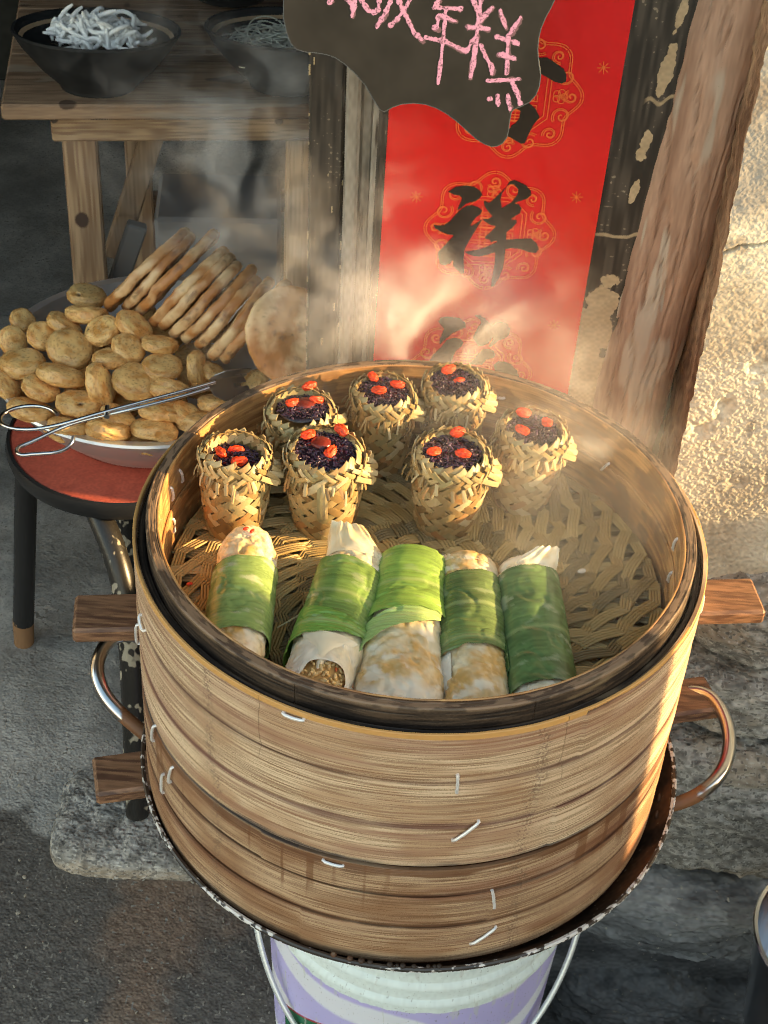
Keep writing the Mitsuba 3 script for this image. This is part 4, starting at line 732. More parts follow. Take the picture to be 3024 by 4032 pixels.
def sheet(pts_fn, nu, nv, th=0.0005):
    U, Vv = np.meshgrid(np.linspace(0, 1, nu), np.linspace(0, 1, nv), indexing='ij'); P = pts_fn(U, Vv)
    n = np.cross(np.gradient(P, axis=0), np.gradient(P, axis=1)); n /= np.linalg.norm(n, axis=-1, keepdims=True) + 1e-12
    Q = P - n * th; k = nu * nv; f = grid_faces(nu, nv); idx = np.arange(k).reshape(nu, nv)
    loop = np.r_[idx[0, :], idx[1:, -1], idx[-1, -2::-1], idx[-2:0:-1, 0]]
    sf = [(a, b, b + k) for a, b in zip(loop, np.roll(loop, -1))] + [(a, b + k, a + k) for a, b in zip(loop, np.roll(loop, -1))]
    return tm(np.vstack([P.reshape(-1, 3), Q.reshape(-1, 3)]), np.vstack([f, f[:, ::-1] + k, np.array(sf)]))
def flat_col(m, c, seed, amp=0.25): return np.clip(np.array(c) * (1 + amp * 2 * fb(m.vertices, 70, seed))[:, None], 0, 0.9)
c_ = lambda v: (lambda TH: v + 0 * TH)
ZC = ZT + 0.0235
GRP = 'leaf-wrapped rice rolls in the steamer'  # left three leaf greens painted as sunlit, right two as shaded
# 1: leftmost
k = thing('rice_roll', 'leftmost rice roll, pale leaf band, rounded end with red pepper bits', 'rice roll', GRP)
fr = roll_frame((-0.1505, 0.012, ZC), (-0.1475, -0.178, ZC)); hw, hh = 0.0255, 0.0225
m, c = skin_body(fr, hw, hh, 11, col=skin_col(0.06, 2, 11), nose=0.22, endr=0.35); part(k, 'bean_curd_skin', m, 'm_skin', True, c)
m, c = leaf_band(fr, hw, hh, lambda a: 0.30 + 0.02 * np.cos(a), lambda a: 0.775 + 0.025 * np.cos(a), 12, (0.21, 0.305, 0.095), pale=0.75); part(k, 'leaf_band', m, 'm_leaf', True, c)
m, c = leaf_band(fr, hw, hh, lambda a: 0.60 + 0.02 * np.cos(a), lambda a: 0.830 + 0.04 * np.cos(a), 13, (0.19, 0.30, 0.065), -0.9, 0.35, gap=0.0042, pale=0.3); part(k, 'leaf_end', m, 'm_leaf', True, c)
mat_plain('m_pepper', (0.62, 0.05, 0.02), 0.35)
for q in ((-0.1535, -0.005, ZC + 0.0212), (-0.1475, -0.009, ZC + 0.0222), (-0.200, -0.035, ZT + 0.002)):
    mm = ico(2); mm.apply_scale([0.0030, 0.0018, 0.0012]); solo('pepper_bit', mv(mm, q, R_.uniform(0, 3)), 'm_pepper', 'tiny red pepper bit on the tray at the left' if q[0] < -0.19 else ('tiny red pepper bit, left of two on the leftmost roll' if q[0] < -0.15 else 'tiny red pepper bit, right of two on the leftmost roll'), 'pepper', smooth=True)
# 2: open front showing rice
k = thing('rice_roll', 'second rice roll from the left, torn open in front showing orange rice', 'rice roll', GRP)
fr = roll_frame((-0.051, -0.008, ZC), (-0.0815, -0.200, ZC)); hw, hh = 0.0295, 0.0235
tend = lambda TH: np.clip(1.0 - 0.19 * np.exp(-((TH - PI / 2 - 0.25) / 0.75) ** 4), 0, 1)
m, c = skin_body(fr, hw, hh, 21, tend, skin_col(-0.06, 0.72, 21), nose=0.1); part(k, 'bean_curd_skin', m, 'm_skin', True, c)
m, c = grains(fr, hw * 0.94, hh * 0.94, 0.70, 0.985, 520, 22); part(k, 'rice_filling', m, 'm_grain', True, c, label='sticky orange rice showing through the torn skin')
m, c = leaf_band(fr, hw, hh, lambda a: 0.165 - 0.03 * np.cos(a), lambda a: 0.585 - 0.015 * np.cos(a), 23, (0.165, 0.265, 0.065), pale=0.45); part(k, 'leaf_band', m, 'm_leaf', True, c)
m, c = leaf_band(fr, hw, hh, lambda a: 0.50 + 0.05 * (a - 1.0), lambda a: 0.66 - 0.04 * (a - 1.4), 24, (0.15, 0.28, 0.05), -0.7, 2.9, gap=0.0042, lift=lambda a, s: 0.0035 * np.clip(0.3 - a, 0, 1) * s, pale=0.25); part(k, 'leaf_end', m, 'm_leaf', True, c)
m, c = tip_mesh(fr, hw * 0.97, hh * 0.97, 0.034, 0.024, 0.016, 0.014, 25); part(k, 'skin_tip', m, 'm_skin', True, c)
p0, d, e, u, L = fr
fl = sheet(lambda U, V: p0 + d * ((0.66 + 0.20 * U * (1 - 0.9 * np.abs(V - 0.55))) * L)[..., None] + e * ((V - 0.52) * 2 * hw * (0.8 - 0.62 * U))[..., None] + u * (hh * np.sqrt(np.clip(1 - ((V - 0.52) * 1.5) ** 2, 0, 1)) + 0.0028 - 0.006 * U ** 2)[..., None], 24, 20)
part(k, 'skin_flap', fl, 'm_skin', True, flat_col(fl, (0.76, 0.66, 0.46), 3))
for j, (sx, tt) in enumerate(((-1.02, 0.86), (-1.18, 0.90))):
    rag = sheet(lambda U, V, sx=sx, tt=tt: p0 + d * ((tt - 0.12 + 0.2 * U + 0.05 * np.sin(9 * V)) * L)[..., None] + e * (sx * hw - 0.010 * V * (1 + 0.5 * np.sin(7 * U)))[..., None] + u * (-0.004 + 0.012 * (V - 0.4) + 0.003 * np.sin(8 * U + 3 * V))[..., None], 18, 12)
    part(k, 'skin_rag', rag, 'm_skin', True, flat_col(rag, (0.80, 0.76, 0.62), 5 + j))
# 3: middle
k = thing('rice_roll', 'widest rice roll in the middle, leaf band coloured bright for sun with a loose slanting end', 'rice roll', GRP)
fr = roll_frame((-0.0055, -0.012, ZC), (-0.0130, -0.214, ZC)); hw, hh = (0.0285, 0.0325, 0.0375), 0.0245
m, c = skin_body(fr, hw, hh, 31, col=skin_col(0.10, 0.80, 31), nose=0.12, tail=0.06, endr=0.6); part(k, 'bean_curd_skin', m, 'm_skin', True, c)
m, c = leaf_band(fr, hw, hh, lambda a: 0.035 + 0.01 * np.cos(a), lambda a: 0.44 + 0.02 * np.cos(a), 32, (0.20, 0.325, 0.06), lift=lambda a, s: 0.0022 * s ** 4, pale=0.2); part(k, 'leaf_band', m, 'm_leaf', True, c)
m, c = leaf_band(fr, hw, hh, lambda a: 0.40 + 0.115 * (1.9 - a) / 1.5, lambda a: 0.475 + 0.15 * (2.2 - a) / 1.5, 33, (0.33, 0.46, 0.15), -0.5, 2.45, gap=0.0044, pale=0.35); part(k, 'leaf_end', m, 'm_leaf', True, c, label='pale loose end of the leaf, slanting across the roll')
m, c = tip_mesh(fr, 0.027, hh * 0.95, 0.022, 0.004, 0.020, 0.014, 35); part(k, 'skin_tip', m, 'm_skin', True, c)
p0, d, e, u, L = fr
fl = sheet(lambda U, V: p0 + d * ((0.80 + 0.21 * U) * L)[..., None] + e * (-0.0375 - 0.004 * np.sin(PI * V))[..., None] + u * (0.008 - 0.026 * V)[..., None] - e * (0.0012 * np.sin(9 * U))[..., None], 14, 10)
part(k, 'skin_fold', fl, 'm_skin', True, flat_col(fl, (0.78, 0.74, 0.62), 6))
# 4
k = thing('rice_roll', 'second rice roll from the right, leaf band coloured dark for shade, mottled golden front', 'rice roll', GRP)
fr = roll_frame((0.0440, -0.004, ZC - 0.001), (0.0515, -0.206, ZC - 0.001)); hw, hh = 0.0265, 0.0225
m, c = skin_body(fr, hw, hh, 41, col=skin_col(0.10, 0.93, 41), nose=0.14, tail=0.08, endr=0.5); part(k, 'bean_curd_skin', m, 'm_skin', True, c)
m, c = leaf_band(fr, hw, hh, lambda a: 0.19 + 0.012 * np.cos(a), lambda a: 0.56 + 0.0 * a, 42, (0.115, 0.172, 0.055), pale=0.3); part(k, 'leaf_band', m, 'm_leaf', True, c)  # darker green puts the shade into this leaf
m, c = leaf_band(fr, hw, hh, lambda a: 0.535 + 0.012 * np.sin(a), lambda a: 0.645 + 0.012 * np.cos(a), 43, (0.125, 0.185, 0.058), gap=0.0034, pale=0.1); part(k, 'leaf_end', m, 'm_leaf', True, c)
p0, d, e, u, L = fr
fl = sheet(lambda U, V: p0 + d * ((0.62 + 0.36 * U) * L)[..., None] + e * (0.0200 + 0.008 * V + 0.003 * np.sin(7 * U) * V)[..., None] + u * (0.0135 + 0.004 * np.sin(6 * U) - 0.013 * V * (1 - 0.4 * U))[..., None], 24, 10)
part(k, 'skin_fold', fl, 'm_skin', True, flat_col(fl, (0.80, 0.77, 0.66), 8))
m, c = tip_mesh(fr, hw * 0.95, hh * 0.95, 0.016, 0.010, 0.012, 0.011, 45); part(k, 'skin_tip', m, 'm_skin', True, c)
# 5
k = thing('rice_roll', 'rightmost rice roll, long green leaf band coloured dark for shade and a tall pale twisted end', 'rice roll', GRP)
fr = roll_frame((0.0935, -0.008, ZC), (0.1075, -0.196, ZC)); hw, hh = 0.0262, 0.0235
m, c = skin_body(fr, hw, hh, 51, col=skin_col(-0.2, 0.85, 51), nose=0.1, tail=0.07, endr=0.5); part(k, 'bean_curd_skin', m, 'm_skin', True, c)
m, c = leaf_band(fr, hw, hh, lambda a: 0.135 + 0.02 * np.cos(a), lambda a: 0.865 + 0.015 * np.cos(a - 0.5), 52, (0.10, 0.172, 0.06), pale=0.5); part(k, 'leaf_band', m, 'm_leaf', True, c)  # leaf green lowered to paint the shade on this roll
m, c = leaf_band(fr, hw, hh, lambda a: 0.42 + 0.25 * np.abs(a + 0.1), lambda a: 0.80 - 0.1 * np.abs(a + 0.1), 53, (0.075, 0.15, 0.04), -0.7, 0.5, gap=0.0040, pale=0.1); part(k, 'leaf_end', m, 'm_leaf', True, c)
m, c = tip_mesh(fr, hw * 0.98, hh * 0.98, 0.020, 0.024, -0.019, 0.010, 55); part(k, 'skin_tip', m, 'm_skin', True, np.clip(c * [1.05, 1.12, 1.25], 0, 0.85))
# toothpicks that pin the leaves
mat_plain('m_pick', (0.55, 0.43, 0.22), 0.5)
solo('toothpick', tube([(-0.086, -0.070, ZT + 0.018), (-0.117, -0.092, ZT + 0.010)], [0.0011, 0.0007], 8), 'm_pick', 'thin wooden toothpick sticking out beside the torn roll', 'toothpick')
solo('toothpick', tube([(-0.125, -0.150, ZT + 0.012), (-0.106, -0.150, ZT + 0.009)], [0.0011, 0.0006], 8), 'm_pick', 'short wooden toothpick tip at the front of the leftmost roll', 'toothpick')
mat_plain('m_rice_grain', (0.70, 0.66, 0.55), 0.4)
for (x, y, lab) in ((0.150, 0.018, 'single pale grain of rice on the tray right of the rightmost roll'), (-0.152, -0.020, 'pale crumb on the tray left of the second roll')):
    mm = ico(2); mm.apply_scale([0.0042, 0.0026, 0.0018]); solo('rice_grain', mv(mm, (x, y, ZT + 0.0025), 0.4), 'm_rice_grain', lab, 'rice grain', smooth=True)
# ---------------------------------------------------------------- banner and sign
def banner_col(p, n, uv):
    return mix((0.56, 0.006, 0.010), (0.62, 0.010, 0.012), fbm(p.x * 20, p.z * 20, 1, 3))
def crease(p, n, uv): return fbm(p.x * 22 + 0.3 * p.z * 22, p.z * 10, 2, 3)
mat_proc('m_banner', banner_col, 0.24, 0.5, crease, 0.004, 1e-3)
mat_plain('m_ink', (0.012, 0.010, 0.009), 0.35, 0.5)
mat_plain('m_goldprint', (0.70, 0.13, 0.03), 0.4, 0.4)
YB = 0.395
def on_wall(mesh, y): # xy outline raised along z -> stands in the x-z plane, facing the camera, its back at y
    v = mesh.vertices; return tm(np.stack([v[:, 0], y - v[:, 2], v[:, 1]], -1), mesh.faces)
bn = thing('banner', 'long red paper banner with black brush characters and gold roundels', 'banner')
(bx0, bz0), (bx1, bz1), (bx2, bz2), (bx3, bz3) = BANNER
def bann(U, V):
    z = 0.42 + (1.40 - 0.42) * V; xl = bx1 + (bx0 - bx1) * (z - bz1) / (bz0 - bz1); xr = bx2 + (bx3 - bx2) * (z - bz2) / (bz3 - bz2)
    x = xl + (xr - xl) * U
    return np.stack([x, YB + 0.0 * x, z], -1)
part(bn, 'sheet', sheet(bann, 6, 30, 0.0012), 'm_banner', smooth=False)
def ink(polys, off, hole=None):
    sh = unary_union([Polygon(q).buffer(0).buffer(0.7).buffer(-0.7) for q in polys])
    if hole: sh = sh.difference(Polygon(hole).buffer(0))
    m = extr(sh.simplify(0.1), 0.25); m = tm(m.vertices / 1000, m.faces)
    m.apply_translation([off[0], off[1], 0]); return on_wall(m, YB - 0.0010)
part(bn, 'brush_character', ink(CHAR1, (0, 0.8)), 'm_ink', False, label='black brush character half hidden by the blackboard')
part(bn, 'brush_character', ink(CHAR2, (0, 0.8), HOLE2), 'm_ink', False, label='whole black brush character in the middle of the banner')
part(bn, 'brush_character', ink(CHAR3, (0, 0.8)), 'm_ink', False, label='lowest black brush character, fading in the steam')
def spiral(cx, cy, r, a0, turns, hand):
    t = np.linspace(0, 1, 26); a = a0 + hand * turns * 2 * PI * t; q = r * (1 - 0.86 * t); return np.stack([cx + q * np.cos(a), cy + q * np.sin(a)], -1)
def roundel(cx, cz):
    L = []; R = 68.0
    for i in range(16):
        a = 2 * PI * i / 16; big = i % 2; rr = 54 if big else 57; r = 10.5 if big else 8.0
        for g in (0, 2.0): L.append(spiral(rr * math.cos(a), rr * math.sin(a), r - g, a + (2.1 if i % 4 < 2 else -2.1), 1.35, 1 if i % 4 < 2 else -1))
    for i in range(8):
        a = 2 * PI * (i + 0.5) / 8; t = np.linspace(-0.38, 0.38, 14)
        for g in (0, -2.4): L.append(np.stack([(64 + g - 5 * np.cos(t / 0.38 * PI)) * np.cos(a + t), (64 + g - 5 * np.cos(t / 0.38 * PI)) * np.sin(a + t)], -1))
    for i in (0, 2):   # small flowers left and right, top and bottom
        for s in (0, 1):
            c0 = np.array([math.cos(PI * s + PI / 2 * (i // 2)), math.sin(PI * s + PI / 2 * (i // 2))]) * 46
            for q in range(5):
                b = 2 * PI * q / 5; t = np.linspace(0, 2 * PI, 14); L.append(c0 + 4.2 * np.array([math.cos(b), math.sin(b)]) + np.stack([3.4 * np.cos(t), 3.4 * np.sin(t)], -1))
    for w, h in ((36, 40), (32, 36)):
        L.append(np.array([(-w, -h * 0.6), (-w, h * 0.6), (-w * 0.5, h), (w * 0.5, h), (w, h * 0.6), (w, -h * 0.6), (w * 0.5, -h), (-w * 0.5, -h), (-w, -h * 0.6)]))
    for k in range(5):
        y = 22 - 11 * k
        for g in (0, 3): L.append(np.array([(-24 + g, y - g), (24 - g, y - g), (24 - g, y - 7 + g * 0.3), (-12, y - 7 + g * 0.3)]))
    for x in (-10, -4, 4, 10): L.append(np.array([(x, -30), (x, 28)]))
    sh = unary_union([LineString(np.asarray(q)).buffer(0.5, quad_segs=2) for q in L if len(q) > 1])
    m = extr(sh.simplify(0.08), 0.12); m = tm(m.vertices / 1000, m.faces); m.apply_translation([cx, cz, 0]); return on_wall(m, YB - 0.0009)
for (mx, mz), lab in zip(MED, ('upper', 'middle', 'lower')):
    part(bn, 'gold_roundel', roundel(mx, mz), 'm_goldprint', False)
for (sx_, sz_) in ((-0.022, 0.884), (0.142, 0.896), (0.150, 1.035), (-0.02, 1.03), (0.138, 0.742)):
    m = extr(unary_union([LineString([(-6 * math.cos(a), -6 * math.sin(a)), (6 * math.cos(a), 6 * math.sin(a))]).buffer(0.45) for a in (0.1, 0.9, 1.7, 2.4)]), 0.12)
    m = tm(m.vertices / 1000, m.faces); m.apply_translation([sx_, sz_, 0]); part(bn, 'gold_star', on_wall(m, YB - 0.0009), 'm_goldprint', False)
mat_proc('m_board', lambda p, n, uv: mix((0.014, 0.0135, 0.012), (0.030, 0.028, 0.025), fbm(p.x * 40, p.z * 40, 3, 3)), 0.5, 0.35)
mat_plain('m_board_edge', (0.12, 0.135, 0.145), 0.4, 0.4)
def chalk_col(p, n, uv):
    g = 0.6 * noise(p.x * 700, p.z * 700, 2) + 0.4 * noise(p.x * 1500, p.z * 1500, 5)
    return mix((0.13, 0.075, 0.10), (0.56, 0.285, 0.44), smoothstep(0.22, 0.46, g))
mat_proc('m_chalk', chalk_col, 0.95, 0.1)
mat_plain('m_chalk_dust', (0.16, 0.095, 0.115), 0.95, 0.1)
sg = thing('signboard', 'dark wavy-edged blackboard with pink chalk characters hanging over the red banner', 'sign')
spoly = Polygon(list(SIGN) + [(92, 200), (70, 235), (20, 250), (-90, 248), (-140, 225), (-155, 180)]).buffer(0)
def plate(poly, h, y, off=(0, 1.0)):
    m = extr(poly, h); m = tm(m.vertices / 1000, m.faces); m.apply_translation([off[0], off[1], 0]); return on_wall(m, y)
YS = 0.300
part(sg, 'board', plate(spoly, 10, YS + 0.010), 'm_board', False)
part(sg, 'edge', plate(spoly.buffer(0.8).difference(spoly.buffer(-0.25)), 9.0, YS + 0.0094), 'm_board_edge', False, label='pale grey edge of the board')
rs_ = np.random.default_rng(5)
def chalk(pts, w):
    p = np.array(pts, float); ps = np.vstack([np.linspace(p[i], p[i + 1], 9)[:-1] for i in range(len(p) - 1)] + [p[-1:]])
    g = []
    w0 = w
    for j, q in enumerate(ps):
        w = w0 * (0.62 + 0.75 * rs_.random() ** 1.5)
        g.append(Polygon([(q[0] + w * (0.62 + 0.6 * rs_.random()) * math.cos(a) * 0.5, q[1] + w * (0.62 + 0.6 * rs_.random()) * math.sin(a) * 0.5) for a in np.linspace(0, 2 * PI, 9)[:-1]]).convex_hull)
    return unary_union([g[i].union(g[i + 1]).convex_hull for i in range(len(g) - 1)])
clip = spoly.buffer(-0.8)
for q in STROKES:
    part(sg, 'chalk_stroke', plate(chalk(q, 4.1).intersection(clip), 0.35, YS), 'm_chalk', False)
    if len(q) and rs_.random() < 0.75:
        sm = chalk([(x + rs_.uniform(-0.8, 1.6), z + rs_.uniform(-1.6, 0.4)) for x, z in q[-2:]], 4.4).intersection(clip)
        part(sg, 'chalk_smudge', plate(sm, 0.12, YS), 'm_chalk_dust', False)
for s in (-0.10, 0.05): part(sg, 'cord', tube([(s, 0.305, 1.24), (s * 0.8, 0.36, 1.98)], 0.002, 6), 'm_board_edge')

# ---------------------------------------------------------------- stool, basin, cakes, breads, tongs
mat_proc('m_seat', lambda p, n, uv: mix((0.34, 0.062, 0.040), (0.44, 0.095, 0.060), fbm(p.x * 60, p.y * 60, 1, 4)) * (0.85 + 0.3 * noise(p.x * 400, p.y * 400)), 0.5, 0.4)
mat_plain('m_black', (0.012, 0.012, 0.013), 0.35, 0.5)
def legpaint(p, n, uv):
    f = fbm(p.x * 40, p.y * 40, p.z * 28, 3) + 0.35 * (noise(p.x * 240, p.y * 240, p.z * 120) - 0.5); return mix((0.014, 0.013, 0.012), (0.30, 0.27, 0.21), smoothstep(0.60, 0.68, f))
mat_proc('m_legpaint', legpaint, 0.35, 0.5)
mat_plain('m_wood_tip', (0.20, 0.11, 0.055), 0.6)
SX, SY, SZ = -0.366, 0.528, 0.460
st = thing('stool', 'round stool with a red seat, black rim and worn black tube legs', 'stool')
part(st, 'seat', lathe([(0, SZ - 0.02), (0.146, SZ - 0.02), (0.1465, SZ - 0.003), (0.144, SZ), (0, SZ)], 96, False, (SX, SY)), 'm_seat', smooth=40)
part(st, 'rim', lathe([(0.1462, SZ - 0.022), (0.151, SZ - 0.022), (0.1535, SZ - 0.012), (0.151, SZ - 0.001), (0.1470, SZ + 0.001), (0.1462, SZ - 0.004)], 96, True, (SX, SY)), 'm_black', smooth=50)
legs = [([(-0.400, 0.430, 0.440), (-0.378, 0.395, 0.425), (-0.350, 0.352, 0.385), (-0.335, 0.318, 0.300), (-0.331, 0.290, 0.18), (-0.329, 0.262, 0.036)], 0.0155, 'm_legpaint', 'front leg bent outward, worn to bare metal, standing on the stone'),
        ([(-0.5035, 0.561, 0.440), (-0.5155, 0.568, 0.345), (-0.5275, 0.575, 0.25), (-0.540, 0.583, 0.150), (-0.552, 0.590, 0.055)], 0.0155, 'm_black', 'thick black left leg with a wooden tip'),
        ([(-0.24, 0.60, 0.445), (-0.225, 0.62, 0.38), (-0.215, 0.65, 0.2), (-0.21, 0.67, 0.0)], 0.0145, 'm_legpaint', None), ([(-0.40, 0.65, 0.445), (-0.41, 0.67, 0.38), (-0.415, 0.70, 0.2), (-0.42, 0.72, 0.0)], 0.0145, 'm_legpaint', None)]
lks = [part(st, 'leg', tube(spline(P, 40), r, 16), b, smooth=50, label=lab) for P, r, b, lab in legs]
part(lks[1], 'foot', tube([(-0.552, 0.590, 0.060), (-0.557, 0.594, 0.0)], [0.0155, 0.0145], 14), 'm_wood_tip', label='brown wooden leg tip')
# stone slab under the front leg
sl = rock((-0.320, 0.262, 0.012), (0.235, 0.165, 0.046), 31, 5, 0.008, 5.0)
solo('stone_slab', sl, 'm_stone', 'flat grey stone slab under the front leg of the stool', 'stone', smooth=True)

def basin_col(p, n, uv): return mix((0.30, 0.31, 0.32), (0.55, 0.56, 0.57), smoothstep(0.35, 0.65, fbm(p.x * 40, p.y * 40, p.z * 40, 3)))
scene['m_basin'] = two(principled((0.66, 0.66, 0.66), 0.36, 0.5, 0.8))
BCX, BCY, BZ = -0.340, 0.580, 0.545
bs = thing('basin', 'dented grey metal basin full of fried cakes and flatbreads on the stool', 'basin')
part(bs, 'bowl', lathe([(0, 0.466), (0.118, 0.466), (0.130, 0.472), (0.172, 0.512), (0.184, 0.540), (0.186, BZ), (0.196, BZ + 0.001), (0.198, BZ - 0.002), (0.196, BZ - 0.006), (0.187, BZ - 0.005), (0.183, 0.532), (0.174, 0.508), (0.131, 0.464), (0.118, 0.4605), (0, 0.4605)], 128, False, (BCX, BCY)), 'm_basin', smooth=40)
mat_vc('m_fried', 0.36, 0.5)
def cake_mesh(seed, R, n, p, flat=0.50):
    r = np.random.default_rng(seed); m = ico(4); v = m.vertices.copy()
    lat = v[:, 2]; v[:, 2] = np.sign(lat) * np.abs(lat) ** 0.72 * flat * 0.94
    rad = np.hypot(v[:, 0], v[:, 1]); v[:, 2] *= 1 - 0.15 * np.exp(-(rad / 0.45) ** 2)
    an = np.arctan2(v[:, 1], v[:, 0]); pl_ = np.sin(an * r.integers(4, 8) + 6 * r.random()) * np.clip(rad - 0.3, 0, 1) * np.sign(lat)
    v *= (1 + 0.17 * fb(m.vertices, 1.6, seed) + 0.10 * fb(m.vertices, 5, seed + 1) + 0.07 * fb(m.vertices, 15, seed + 2))[:, None]; v[:, 2] += 0.035 * pl_
    a = np.clip((meshkit.fbm(m.vertices * 2.2 + 5, 4, seed + 3) - 0.42) * 4, 0, 1)[:, None]; b = np.clip((meshkit.fbm(m.vertices * 6 + 9, 3, seed + 4) - 0.55) * 6, 0, 1)[:, None]
    edge = np.clip((rad - 0.75) * 3, 0, 1)[:, None] * meshkit.fbm(m.vertices * 4 + 2, 3, seed + 7)[:, None]
    c = np.array([0.82, 0.53, 0.21]) * (1 - a) + np.array([0.60, 0.29, 0.08]) * a
    c = c * (1 - 0.5 * b) + np.array([0.60, 0.45, 0.24]) * 0.5 * b; c = c * (1 - 0.75 * edge) + np.array([0.36, 0.155, 0.04]) * 0.75 * edge
    fl = np.clip((meshkit.fbm(m.vertices * 14 + 4, 2, seed + 8) - 0.60) * 9, 0, 1)[:, None]; c = c * (1 - 0.5 * fl) + np.array([0.27, 0.10, 0.025]) * 0.5 * fl; c = c * r.uniform(0.82, 1.08)
    if seed % 5 == 0:   # a burst hole with dark filling
        h = r.normal(size=3) * [1, 1, 0]; h = h / np.linalg.norm(h) * 0.55; h[2] = 0.4
        q = np.linalg.norm(m.vertices * [1, 1, 0.9] - h / np.linalg.norm(h), axis=1); w = np.clip(1.35 - q / 0.16 * 1.0, 0, 1); v *= (1 - 0.16 * w)[:, None]; c = c * (1 - w[:, None]) + np.array([0.05, 0.018, 0.010]) * w[:, None]
    z = np.array(n, float); z /= np.linalg.norm(z); x = np.cross([0.3, 1, 0.2], z); x /= np.linalg.norm(x); y = np.cross(z, x); sp = r.random() * 6
    x, y = x * math.cos(sp) + y * math.sin(sp), -x * math.sin(sp) + y * math.cos(sp)
    return tm((v * R) @ np.stack([x, y, z]) + np.array(p), m.faces), np.clip(c, 0.005, 0.8)
def zone(x, y):
    a = 'left' if x < -0.44 else 'right' if x < -0.24 and x > -0.33 else 'far right' if x >= -0.24 else 'middle'
    b = 'front' if y < 0.45 else 'back' if y > 0.53 else 'centre'
    return a, b
CKL = ['plump cake at the very back of the pile, against the basin wall', 'cake leaning on the basin wall at the back left', 'split-edged cake lying under the rearmost one', 'half-hidden cake behind the big face-on cake', 'burst pale cake with dark filling behind the big face-on cake',
 'brown cake with a small dark hole, below the flatbread ends', 'cake tucked against the lower ends of the flatbreads', 'cake standing on edge at the far left of the pile', 'largest cake, face-on in the upper left of the pile', 'tilted cake right of the pale narrow one', 'flat cake just under the middle flatbreads',
 'narrow pale cake right of the largest cake', 'broad torn-topped cake at the far left', 'wide oval cake below the largest cake', 'oval cake in the right half, above the tongs', 'cake standing upright on edge in the middle', 'big face-on cake in the middle right', 'small oval cake above the tongs handle, left', 'cake cut off by the left edge of the picture',
 'cake under the curled tongs handle at the lower left', 'cake with a dent, just above the tongs pivot', 'cake peeking out below the tongs near the pivot', 'golden cake resting on the front rim, left', 'pale cake resting on the front rim, middle', 'low cake below the tongs handles at the front left', 'brown cake below the tongs rods', 'cake behind the tongs rods', 'narrow cake behind the tongs, right',
 'upright pillar-like cake left of the tongs jaw', 'small cake behind the tongs rods near the jaw', 'dark cake under the tongs rods, right', 'cake behind the front right pale cake', 'pale cake on the front rim beside the steamer', 'cake beside the steamer rim below the jaw', 'cake leaning right of the tongs jaw', 'small cake behind the tongs jaw', 'low dark cake at the front under the rods']
for i, q in enumerate(CAKES):
    m, c = cake_mesh(200 + i, q[6] * 1.04, q[3:6], (q[0], q[1], q[2] - (0.006 if q[1] < 0.45 else 0.0)))
    solo('fried_cake', m, 'm_fried', 'round fried cake: ' + (CKL[i] if i < len(CKL) else 'cake in the pile'), 'fried cake', 'golden fried cakes piled in the basin', smooth=True, color=c)
for i in range(16):    # the layer below, seen through the gaps
    a = 2 * PI * i / 16 + 0.2; rr = 0.075 if i % 2 else 0.135
    x, y = BCX + rr * math.cos(a) - 0.01, BCY - 0.02 + rr * math.sin(a)
    if x > -0.24 and y > 0.56: continue
    m, c = cake_mesh(300 + i, 0.027, (R_.normal(0, .3), R_.normal(0, .3), 1), (x, y, 0.535 if rr < 0.1 else 0.524))
    solo('fried_cake', m, 'm_fried', 'fried cake in the lower layer of the basin, mostly hidden by those above', 'fried cake', 'lower layer of fried cakes in the basin', smooth=True, color=c)
BRL = ['browned first flatbread at the left end of the leaning row', 'second flatbread, blistered edge', 'third flatbread from the left, pale floury edge', 'fourth flatbread from the left', 'fifth flatbread from the left, whitest edge', 'sixth flatbread from the left, reddish brown', 'seventh flatbread from the left', 'eighth flatbread from the left, pale upper end', 'ninth flatbread from the left, brown', 'tenth flatbread, with a burnt black spot and torn edge']
